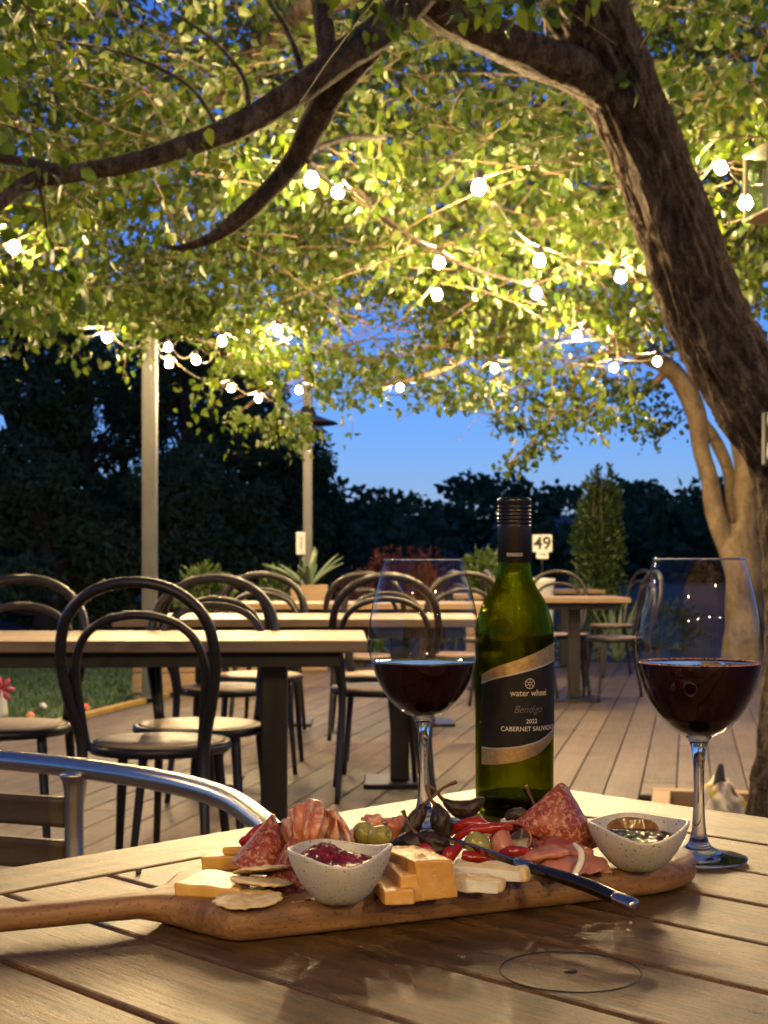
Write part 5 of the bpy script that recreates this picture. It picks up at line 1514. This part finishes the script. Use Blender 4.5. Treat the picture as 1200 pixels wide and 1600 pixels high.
tag(sheet('ham_slice', rows, M['ham'], None, 0.0012, 30, 50, 0.0008, 110, 16, (3.3, 0.0010)), 'upper folded pink ham slice left of the right bowl', 'ham', gm_)
rows = [[W(826, 1352, dH - .006), W(855, 1340, dH - .008), W(890, 1335, dH - .006), W(925, 1336, dH), W(948, 1346, dH + .004)],
        [W(838, 1360, dH - .020), W(862, 1350, dH - .024), W(894, 1345, dH - .022), W(928, 1348, dH - .014), W(954, 1356, dH - .006)],
        [W(852, 1368, dH - .026), W(874, 1360, dH - .030), W(900, 1356, dH - .028), W(930, 1358, dH - .020), W(955, 1361, dH - .010)],
        [W(866, 1378, dH - .028), W(886, 1372, dH - .033), W(908, 1367, dH - .031), W(932, 1364, dH - .022), W(952, 1364, dH - .012)]]
tag(sheet('ham_slice', rows, M['ham'], None, 0.0012, 30, 50, 0.0008, 110, 17, (4.2, 0.0012)), 'lower folded pink ham slice draped to the front of the board', 'ham', gm_)
tag(tube('ham_strip', [W(897, 1318, dH - .016), W(907, 1330, dH - .026), W(908, 1345, dH - .032), W(900, 1362, dH - .037), W(890, 1374, dH - .040)], [0.0012, 0.0022, 0.0024, 0.0022, 0.001], M['feta'], None, 8, 24), 'thin pale strip of fat curling over the pink ham', 'strip')

tag(sheet('prosciutto', [[W(436, 1290, dL + .020), W(452, 1276, dL + .012), W(468, 1284, dL + .014)], [W(440, 1312, dL + .014), W(455, 1300, dL + .004), W(470, 1304, dL + .006)], [W(444, 1340, dL + .010), W(458, 1336, dL + .002), W(474, 1338, dL + .004)]], M['prosc'], None, 0.001, 26, 30, 0.0010, 130, 21, (2.5, 0.0018)), 'pale prosciutto fold between the left salami points', 'prosciutto', gm_)
tag(sheet('ham_slice', [[W(838, 1318, dR - .020), W(860, 1308, dR - .024), W(884, 1312, dR - .018), W(905, 1320, dR - .012)], [W(842, 1326, dR - .028), W(864, 1318, dR - .032), W(888, 1320, dR - .026), W(910, 1328, dR - .018)], [W(848, 1336, dR - .026), W(868, 1330, dR - .030), W(892, 1332, dR - .024), W(914, 1336, dR - .016)]], M['roll'], None, 0.001, 22, 30, 0.0026, 120, 22), 'dark ham fold under the big salami slice', 'ham', gm_)

# ------------------------------------------------------------------ peppers, olives, dried chillies
M['pepper'] = plain('roast_red_pepper', (0.30, 0.016, 0.008), 0.22, 0, 0.35, 60, 0.15, Coat__Weight=0.4)
def strip(label, pts, r, seed, flat=0.6):
    V, Fc = tube_data(pts, [q * 0.78 for q in r], 14, 34, rn=0.38, rscale=120, seed=seed)
    o = mk('pepper_strip', V, Fc, M['pepper'])
    tag(o, label, 'red pepper', 'red pepper strips')
d1 = fb(600, 1362)[1]
strip('red pepper strip behind the left salami point', [W(376, 1318, dL + .02), W(395, 1305, dL + .018), W(415, 1296, dL + .02), W(452, 1290, dL + .024)], [.003, .005, .005, .004], 1)
strip('red pepper strip behind the red relish bowl', [W(540, 1312, d1), W(562, 1311, d1+.002), W(585, 1316, d1 +.002), W(604, 1320, d1)], [.005, .006, .006, .004], 2)
d3 = fb(740, 1356)[1]
strip('long red pepper strip in front of the bottle', [W(712, 1312, d3), W(730, 1299, d3 - .003), W(765, 1294, d3 - .004), W(800, 1290, d3)], [.003, .0042, .0046, .0035], 3)
strip('curved red pepper strip lying over the white cheese', [W(700, 1300, d3 + .012), W(725, 1288, d3 + .010), W(748, 1286, d3 + .008), W(764, 1294, d3 + .004)], [.004, .0055, .0055, .003], 4)
strip('short red pepper piece under the knife blade', [W(692, 1344, d3 - .02), W(703, 1334, d3 - .018), W(716, 1322, d3 - .012)], [.005, .006, .004], 5)
strip('red pepper strip below the rolled ham', [W(782, 1334, dQ - .02), W(802, 1330, dQ - .024), W(828, 1330, dQ - .02)], [.003, .0046, .003], 6)
strip('dark red pepper strip under the middle of the knife', [W(722, 1336, d3 - .016), W(748, 1342, d3 - .018), W(775, 1346, d3 - .018)], [.004, .0055, .004], 7)
strip('red pepper end by the orange cheese block', [W(655, 1322, d3 - .006), W(668, 1326, d3 - .010), W(682, 1332, d3 - .012)], [.004, .006, .004], 8)
M['olive'] = plain('green_olive', (0.30, 0.29, 0.06), 0.2, 0, 0.25, 90, 0.05, Coat__Weight=0.3)
M['olivein'] = plain('olive_hollow', (0.10, 0.08, 0.02), 0.5)
def olive(label, p, R, direction):
    d = Vector(direction).normalized()
    prof = [(0.30, 0.80), (0.34, 0.97), (0.45, 1.02), (0.72, 0.88), (0.93, 0.5), (1.0, 0.0), (0.93, -0.55), (0.68, -0.98), (0.34, -1.2), (0.02, -1.26)]
    V, Fc = lathe_data([(a * R, b * R * 1.05) for a, b in prof], 28, False, True)
    o = mk('olive', V, Fc, M['olive'], None, True, p)
    o.rotation_mode = 'QUATERNION'; o.rotation_quaternion = d.to_track_quat('Z', 'Y')
    lathe('hollow', [(0.32 * R, 0.98 * R), (0.30 * R, 0.3 * R), (0.001, 0.2 * R)], M['olivein'], o, 20)
    tag(o, label, 'olive', 'green olives')
olive('pitted green olive with its hole facing right', W(594, 1306, d1 - .016), 0.0072, (0.75, -0.62, 0.25))
olive('green olive half hidden left of the pitted one', W(569, 1302, d1 - .004), 0.0072, (-0.4, 0.3, 0.6))
olive('green olive lying under the knife blade', W(745, 1318, d3 - .010), 0.0078, (-0.8, 0.2, 0.5))
olive('green olive behind the red pepper strips near the bottle', W(740, 1287, d3 + .028), 0.0072, (0.2, -0.3, 0.9))
t = NT('dried_pepper'); v = t.coord('Object')
t.set(Base__Color=t.ramp(t.noise(v, 120, 4), [(0.35, (0.012, 0.006, 0.005)), (0.7, (0.045, 0.02, 0.014))]), Roughness=0.5); t.bump(t.noise(v, 200, 4), 0.5, 0.001)
M['dried'] = t.m; M['stemm'] = plain('dry_stem', (0.13, 0.07, 0.03), 0.6)
def dried(label, pts, R, stem, seed):
    o = thing('dried_pepper', label, 'dried pepper', pts[1], 0, 'dark dried peppers')
    b = np.array(pts[1])
    n = 40; seg = 30
    PTS = cat(np.array(pts), n) - b
    V, Fc = tube_data(PTS, [max(0.0006, R * (math.sin(PI * min(1, (s * 0.93 + 0.07))) ** 0.6) * (0.62 + 0.5 * s)) for s in np.linspace(0, 1, n)], seg)
    V = np.array(V)
    for i in range(n):
        for k in range(seg):
            a = 2 * PI * k / seg
            j = i * seg + k
            w = 0.26 * mnoise.noise(Vector((math.cos(a) * 2.6 + seed, math.sin(a) * 2.6, i * 0.13))) + 0.12 * mnoise.noise(Vector((math.cos(a) * 6 + seed, math.sin(a) * 6, i * 0.4)))
            V[j] = PTS[i] + (V[j] - PTS[i]) * (1 + w)
    mk('pod', V, Fc, M['dried'], o)
    tube('stem', np.array(stem) - b, [0.0016, 0.0012, 0.0011, 0.0017], M['stemm'], o, 8, 20)
d4 = fb(665, 1352)[1] + 0.004
dried('dark shrivelled pepper leaning left with a long pale stem', [W(662, 1256, d4), W(655, 1272, d4), W(642, 1294, d4 - .002), W(626, 1314, d4 - .004)], 0.0068, [W(663, 1257, d4), W(676, 1245, d4 - .002), W(694, 1230, d4 - .004), W(713, 1221, d4 - .006)], 1)
dried('dark shrivelled pepper hanging down beside the glass stem', [W(681, 1256, d4 - .006), W(686, 1272, d4 - .008), W(692, 1292, d4 - .010), W(697, 1312, d4 - .010)], 0.0080, [W(680, 1257, d4 - .006), W(674, 1250, d4 - .004), W(669, 1240, d4 - .004), W(668, 1226, d4 - .002)], 3)
dried('dark shrivelled pepper lying towards the bottle', [W(694, 1250, d4 + .012), W(710, 1262, d4 + .012), W(732, 1264, d4 + .014), W(757, 1247, d4 + .016)], 0.0072, [W(693, 1250, d4 + .012), W(687, 1244, d4 + .010), W(680, 1234, d4 + .008), W(668, 1229, d4 + .008)], 5)
dried('dark shrivelled pepper at the bottom of the pile', [W(612, 1322, d4 - .008), W(630, 1318, d4 - .012), W(652, 1318, d4 - .014), W(672, 1320, d4 - .012)], 0.0085, [W(613, 1320, d4 - .006), W(606, 1306, d4 - .004), W(603, 1296, d4 - .004), W(602, 1285, d4 - .004)], 7)
dried('dark shrivelled pepper under the knife tip', [W(652, 1306, d4 - .016), W(668, 1312, d4 - .018), W(688, 1322, d4 - .02), W(704, 1328, d4 - .018)], 0.0085, [W(654, 1306, d4 - .014), W(640, 1290, d4 - .008), W(634, 1276, d4 - .006), W(629, 1266, d4 - .006)], 9)
dried('small dark shrivelled pepper left of the folded salami', [W(790, 1280, d3 + .02), W(800, 1273, d3 + .02), W(815, 1272, d3 + .02), W(828, 1276, d3 + .02)], 0.0050, [W(842, 1268, d3 + .016), W(834, 1255, d3 + .014), W(828, 1242, d3 + .012), W(822, 1228, d3 + .010)], 11)
# ------------------------------------------------------------------ knife
M['steel'] = plain('polished_steel', (0.55, 0.53, 0.50), 0.12, 1.0, 0.05); M['horn'] = plain('black_horn_handle', (0.010, 0.008, 0.007), 0.16, 0, 0.4, 30, 0, Coat__Weight=0.5)
M['bolst'] = plain('warm_steel_bolster', (0.62, 0.50, 0.40), 0.2, 1.0, 0.05)
kd = lambda t_: at(665 + 328 * t_, 1299 + 114 * t_, 1.005 - 0.145 * t_)
kn = thing('cheese_knife', 'folding knife with a black handle laid across the board', 'knife', kd(0.45))
K0 = kd(0.45)
ax = kd(1) - kd(0); KL = np.linalg.norm(ax); ax /= KL
zz = np.array([0, 0, 1.0]); sd = np.cross(ax, zz); sd /= np.linalg.norm(sd); nn = np.cross(sd, ax)
roll = 0.9
wv = sd * math.cos(roll) + nn * math.sin(roll)      # blade width direction
tv = np.cross(ax, wv)
rows = []
for s in np.linspace(0, 0.44, 9):
    u = s / 0.44
    wu = 0.0060 * min(1, (u * 2.4) ** 0.6) ; wl = 0.0042 * min(1, (u * 2.0) ** 0.8)
    c = kd(s) - K0
    rows.append([c + wv * (wu * 0.6), c + wv * 0.0, c - wv * (wl + 0.0002)])
sheet('blade', rows, M['steel'], kn, 0.0016, 24, 8)
tube('bolster', [kd(s) - K0 for s in (0.435, 0.45, 0.48, 0.505)], [0.0037, 0.0042, 0.0041, 0.0038], M['bolst'], kn, 20, 14)
tube('handle', [kd(s) + nn * w_ - K0 for s, w_ in ((0.503, 0), (0.56, 0.0004), (0.68, 0.0012), (0.80, 0.0010), (0.91, -0.0004))], [0.0038, 0.0041, 0.0044, 0.0045, 0.0046], M['horn'], kn, 22, 30)
tube('end_cap', [kd(s) + nn * w_ - K0 for s, w_ in ((0.908, -0.0004), (0.93, -0.0006), (0.985, -0.0012), (1.0, -0.0014))], [0.0047, 0.0049, 0.0048, 0.0040], M['bolst'], kn, 22, 14)

# ------------------------------------------------------------------ wine glasses
def wine_glass(label, wlabel, px, py, level, bubbles):
    p = onz(px, py, TZ)
    o = thing('wine_glass', label, 'wine glass', p + [0, 0, 0.0012], 0, 'wine glasses')
    foot = [(0.0005, 0.0), (0.030, 0.0), (0.0368, 0.0006), (0.0378, 0.0016), (0.0368, 0.0026), (0.028, 0.0040), (0.018, 0.0064), (0.010, 0.0110), (0.0066, 0.0180), (0.0050, 0.030), (0.0042, 0.050), (0.0042, 0.070), (0.0054, 0.085), (0.0078, 0.0935), (0.0105, 0.0975), (0.006, 0.0990), (0.0005, 0.0995)]
    pr = cat(np.array(foot), 60); pr[:, 0] = np.maximum(pr[:, 0], 0.0004)
    lathe('stem_and_foot', [tuple(q) for q in pr], M['stem'], o, 48)
    bowl_ = [(0.0105, 0.0978), (0.0180, 0.1010), (0.0262, 0.1075), (0.0350, 0.1180), (0.0425, 0.1320), (0.0475, 0.1470), (0.0497, 0.1610), (0.0496, 0.1740), (0.0476, 0.1900), (0.0440, 0.2070), (0.0395, 0.2240), (0.0353, 0.2380)]
    pr = cat(np.array(bowl_), 56)
    lathe('bowl', [tuple(q) for q in pr], M['glass'], o, 64)
    ring = [(0.0353 * math.cos(a), 0.0353 * math.sin(a), 0.2382) for a in np.linspace(0, 2 * PI, 64, endpoint=False)]
    V, Fc = tube_data(ring, 0.0008, 8, None, closed=True); mk('rim', V, Fc, M['stem'], o)
    inner = [(max(r - 0.0010, 0.0005), z + (0.0012 if z < 0.11 else 0)) for r, z in pr if z < level]
    rl = np.interp(level, pr[:, 1], pr[:, 0]) - 0.0010
    prof = [(0.0004, inner[0][1] + 0.0004)] + inner + [(rl, level), (rl - 0.0012, level - 0.0004), (rl * 0.5, level - 0.0006), (0.0003, level - 0.0006)]
    w = lathe('red_wine', prof, M['wine'], None, 64, loc=p + [0, 0, 0.0012])
    tag(w, wlabel, 'wine', 'red wine in the glasses')
    if bubbles:
        parts = []
        ico = bmesh.new(); bmesh.ops.create_icosphere(ico, subdivisions=1, radius=1.0)
        iv = np.array([v.co[:] for v in ico.verts]); fi = [tuple(v.index for v in f_.verts) for f_ in ico.faces]; ico.free()
        for k in range(300):
            a = RNG.uniform(0, 2 * PI); r = RNG.uniform(0.0005, 0.0010); rr = rl - r - abs(RNG.normal(0, 0.0010))
            parts.append((iv * r + np.array([rr * math.cos(a), rr * math.sin(a), level + 0.0001]), fi))
        V, Fc = join_data(parts)
        b_ = mk('bubble_ring', V, Fc, M['bubble'], w); tag(b_, kind='stuff')
wine_glass('wine glass at the right edge of the table with bubbles round the wine', 'red wine in the right-hand glass, with bubbles at its edge', 1092, 1345, 0.1560, True)
wine_glass('wine glass behind the serving board, left of the bottle', 'red wine in the left-hand glass', 662, 1291, 0.1465, False)

# ------------------------------------------------------------------ wine bottle
bp_ = np.array([0.1235, 1.333, TZ + 0.0008])
bo = thing('wine_bottle', 'green wine bottle with a black and gold label and black screw cap', 'bottle', bp_)
prof = [(0.002, 0.010), (0.018, 0.006), (0.030, 0.0), (0.0345, 0.0012), (0.0363, 0.006), (0.0368, 0.03), (0.0371, 0.10), (0.0371, 0.162), (0.0366, 0.172), (0.0350, 0.183), (0.0316, 0.194), (0.0268, 0.204), (0.0212, 0.213), (0.0172, 0.222), (0.0156, 0.232), (0.0150, 0.243), (0.0150, 0.290)]
pr = cat(np.array(prof), 110); pr[:, 0] = np.maximum(pr[:, 0], 0.001)
lathe('glass_wall', [tuple(q) for q in pr], M['bottle'], bo, 72)
inn = [(max(r - 0.0028, 0.001), z + (0.004 if z < 0.02 else 0)) for r, z in pr]
lathe('inner_wall', inn[::-1], M['bottle'], bo, 64)
lv = 0.017
wi = [(0.001, 0.013), (0.022, 0.008), (0.031, 0.0055), (0.0334, 0.010), (0.0338, lv), (0.0332, lv + 0.0003), (0.001, lv)]
tag(lathe('red_wine', wi, M['wine'], None, 56, loc=bp_ + [0, 0, 0.0002]), 'last dark wine in the bottom of the bottle', 'wine')
cap = [(0.0158, 0.2365), (0.0160, 0.2375), (0.0160, 0.2705)]
z = 0.2705
for i in range(6):
    cap += [(0.0160, z + 0.0006), (0.0153, z + 0.0012), (0.0153, z + 0.0020), (0.0161, z + 0.0028)]; z += 0.0036
cap += [(0.0161, 0.2952), (0.0157, 0.2966), (0.0146, 0.2972), (0.0005, 0.2972)]
M['cap'] = plain('black_screw_cap', (0.012, 0.010, 0.009), 0.22, 0, 0.2, 40, 0)
cp = lathe('screw_cap', cap, M['cap'], bo, 64)
kn_parts = []
for i in range(56):
    a = 2 * PI * i / 56
    for zz_ in (0.2738, 0.2774, 0.2882, 0.2918):
        c_ = np.array([0.0160 * math.cos(a), 0.0160 * math.sin(a), zz_])
        kn_parts.append(tube_data([c_ - [0, 0, 0.0010], c_ + [0, 0, 0.0010]], 0.0005, 5))
V, Fc = join_data(kn_parts); tag(mk('knurling', V, Fc, M['cap'], cp), kind='stuff')

t = NT('black_label_paper'); v = t.coord('Object'); t.set(Base__Color=t.ramp(t.noise(v, 80, 3), [(0.3, (0.014, 0.012, 0.012)), (0.7, (0.02, 0.018, 0.017))]), Roughness=0.6); t.b.inputs['Specular IOR Level'].default_value = 0.2; M['label'] = t.m
t = NT('gold_foil'); v = t.coord('Object'); gn = t.noise(v, 260, 4)
t.set(Base__Color=t.ramp(gn, [(0.3, (0.42, 0.27, 0.10)), (0.7, (0.62, 0.43, 0.19))]), Roughness=0.42, Metallic=0.7); t.bump(gn, 0.3, 0.0006); M['gold'] = t.m
M['silver'] = plain('silver_line', (0.60, 0.57, 0.52), 0.35, 0.5); M['print'] = plain('pale_print', (0.62, 0.50, 0.36), 0.5); M['print2'] = plain('grey_script', (0.16, 0.145, 0.13), 0.45); M['printw'] = plain('white_print', (0.66, 0.62, 0.55), 0.5)
SCL = 1650.0
def hz_(y): return (1270.0 - y) / SCL
TH = [-60, -35, 0, 30, 55, 80, 100]
top0 = [1054, 1040, 1028, 1016, 1007, 1003, 1002]     # upper edge of the gold band
top1 = [1066, 1057, 1048, 1040, 1034, 1030, 1029]     # black begins
bot1 = [1165, 1165, 1161, 1154, 1143, 1133, 1130]     # black ends
bot0 = [1191, 1189, 1183, 1173, 1158, 1143, 1138]
def patch(name, ya, yb, mat, r, parent, n=60, m=6):
    V, Fc = [], []
    th = np.linspace(-60, 100, n)
    za = np.array([hz_(y) for y in np.interp(th, TH, ya)]); zb = np.array([hz_(y) for y in np.interp(th, TH, yb)])
    k = np.ones(7) / 7
    sm_ = lambda a: np.convolve(np.pad(a, 3, mode='edge'), k, mode='valid')
    za, zb = sm_(za), sm_(zb)
    for i in range(n):
        a = math.radians(th[i])
        for j in range(m):
            s = j / (m - 1)
            V.append((r * math.sin(a), -r * math.cos(a), za[i] * (1 - s) + zb[i] * s))
    for i in range(n - 1):
        for j in range(m - 1):
            Fc.append((i * m + j, i * m + j + 1, (i + 1) * m + j + 1, (i + 1) * m + j))
    return mk(name, V, Fc, mat, parent)
lab = patch('label', [y + 1.5 for y in top1], [y - 1.5 for y in bot1], M['label'], 0.03745, bo)
patch('gold_band', top0, top1, M['gold'], 0.03742, lab); patch('gold_band', bot1, bot0, M['gold'], 0.03742, lab)
patch('silver_line', [y - 0.9 for y in top1], [y + 1.5 for y in top1], M['silver'], 0.03752, lab); patch('silver_line', [y - 1.5 for y in bot1], [y + 0.9 for y in bot1], M['silver'], 0.03752, lab)
def wrap(name, me, th0, z0, R, mat, parent, sx=1.0):
    for v in me.vertices:
        a = math.radians(th0) + v.co.x * sx / R
        v.co = (R * math.sin(a), -R * math.cos(a), z0 + v.co.y)
    me.update()
    return mo(name, me, mat, parent)
def letters(s, width, th0, y, mat, size, shear=0.0, bold=0.0, R=0.0376, parent=None, spacing=1.0, z0=None):
    me = text_mesh(s, size, 0.0, shear, spacing, bold)
    xs = [v.co.x for v in me.vertices]; w = max(xs) - min(xs); c = (max(xs) + min(xs)) / 2
    for v in me.vertices: v.co.x = (v.co.x - c) * width / w
    return wrap('lettering', me, th0, hz_(y) if z0 is None else z0, R, mat, parent or lab)
letters('water wheel', 0.0375, 17, 1079, M['print'], 0.0082, bold=0.00008)
letters('Bendigo', 0.0285, 16, 1104, M['print2'], 0.0098, shear=0.45, bold=-0.0001)
letters('2022', 0.0112, 20, 1122, M['printw'], 0.0056, bold=0.00005)
letters('CABERNET SAUVIGNON', 0.0640, 24, 1133.5, M['printw'], 0.0060, bold=0.00005)
letters('BENDIGO', 0.0150, -4, 0, M['printw'], 0.0045, R=0.01615, parent=cp, z0=0.2435)
# emblem: a spoked wheel
parts = []
R_ = 0.0045
def fl(pts, r): return tube_data([(p[0], p[1], 0) for p in pts], r, 4, None)
parts.append(tube_data([(R_ * math.cos(a), R_ * math.sin(a), 0) for a in np.linspace(0, 2 * PI, 40, endpoint=False)], 0.00035, 6, None, closed=True))
parts.append(tube_data([(R_ * .32 * math.cos(a), R_ * .32 * math.sin(a), 0) for a in np.linspace(0, 2 * PI, 20, endpoint=False)], 0.0003, 6, None, closed=True))
for k in range(6):
    a = k * PI / 3 + 0.5
    parts.append(fl([(R_ * .32 * math.cos(a), R_ * .32 * math.sin(a)), (R_ * math.cos(a), R_ * math.sin(a))], 0.0003))
V, Fc = join_data(parts)
V = [(0.03755 * math.sin(math.radians(17) + x / .03755) * (1 + z_ / 0.1), -0.03755 * math.cos(math.radians(17) + x / .03755) * (1 + z_ / 0.1), hz_(1064.5) + y) for x, y, z_ in V]
mk('wheel_emblem', V, Fc, M['print'], lab)

# crumbs on the table
for i_, (a_, b_, s_, lab_) in enumerate([(437, 1362 + 0, 0.0024, 'dark crumb on the table left of the board'), (985, 1442, 0.0011, 'pale crumb on the table in front of the knife'), (981, 1453, 0.0008, 'tiny pale crumb on the table below the knife end')]):
    p = onz(a_ if i_ else 217, b_, TZ + s_ * 0.5)
    bm = bmesh.new(); bmesh.ops.create_icosphere(bm, subdivisions=2, radius=s_)
    for v_ in bm.verts: v_.co *= 1 + 0.4 * mnoise.noise(v_.co * 700 + Vector((i_ * 5, 0, 0)))
    tag(mo('crumb', bm_mesh('crumb', bm), M['slat'] if i_ == 0 else M['cracker'], None, p), lab_, 'crumb', 'crumbs on the table')
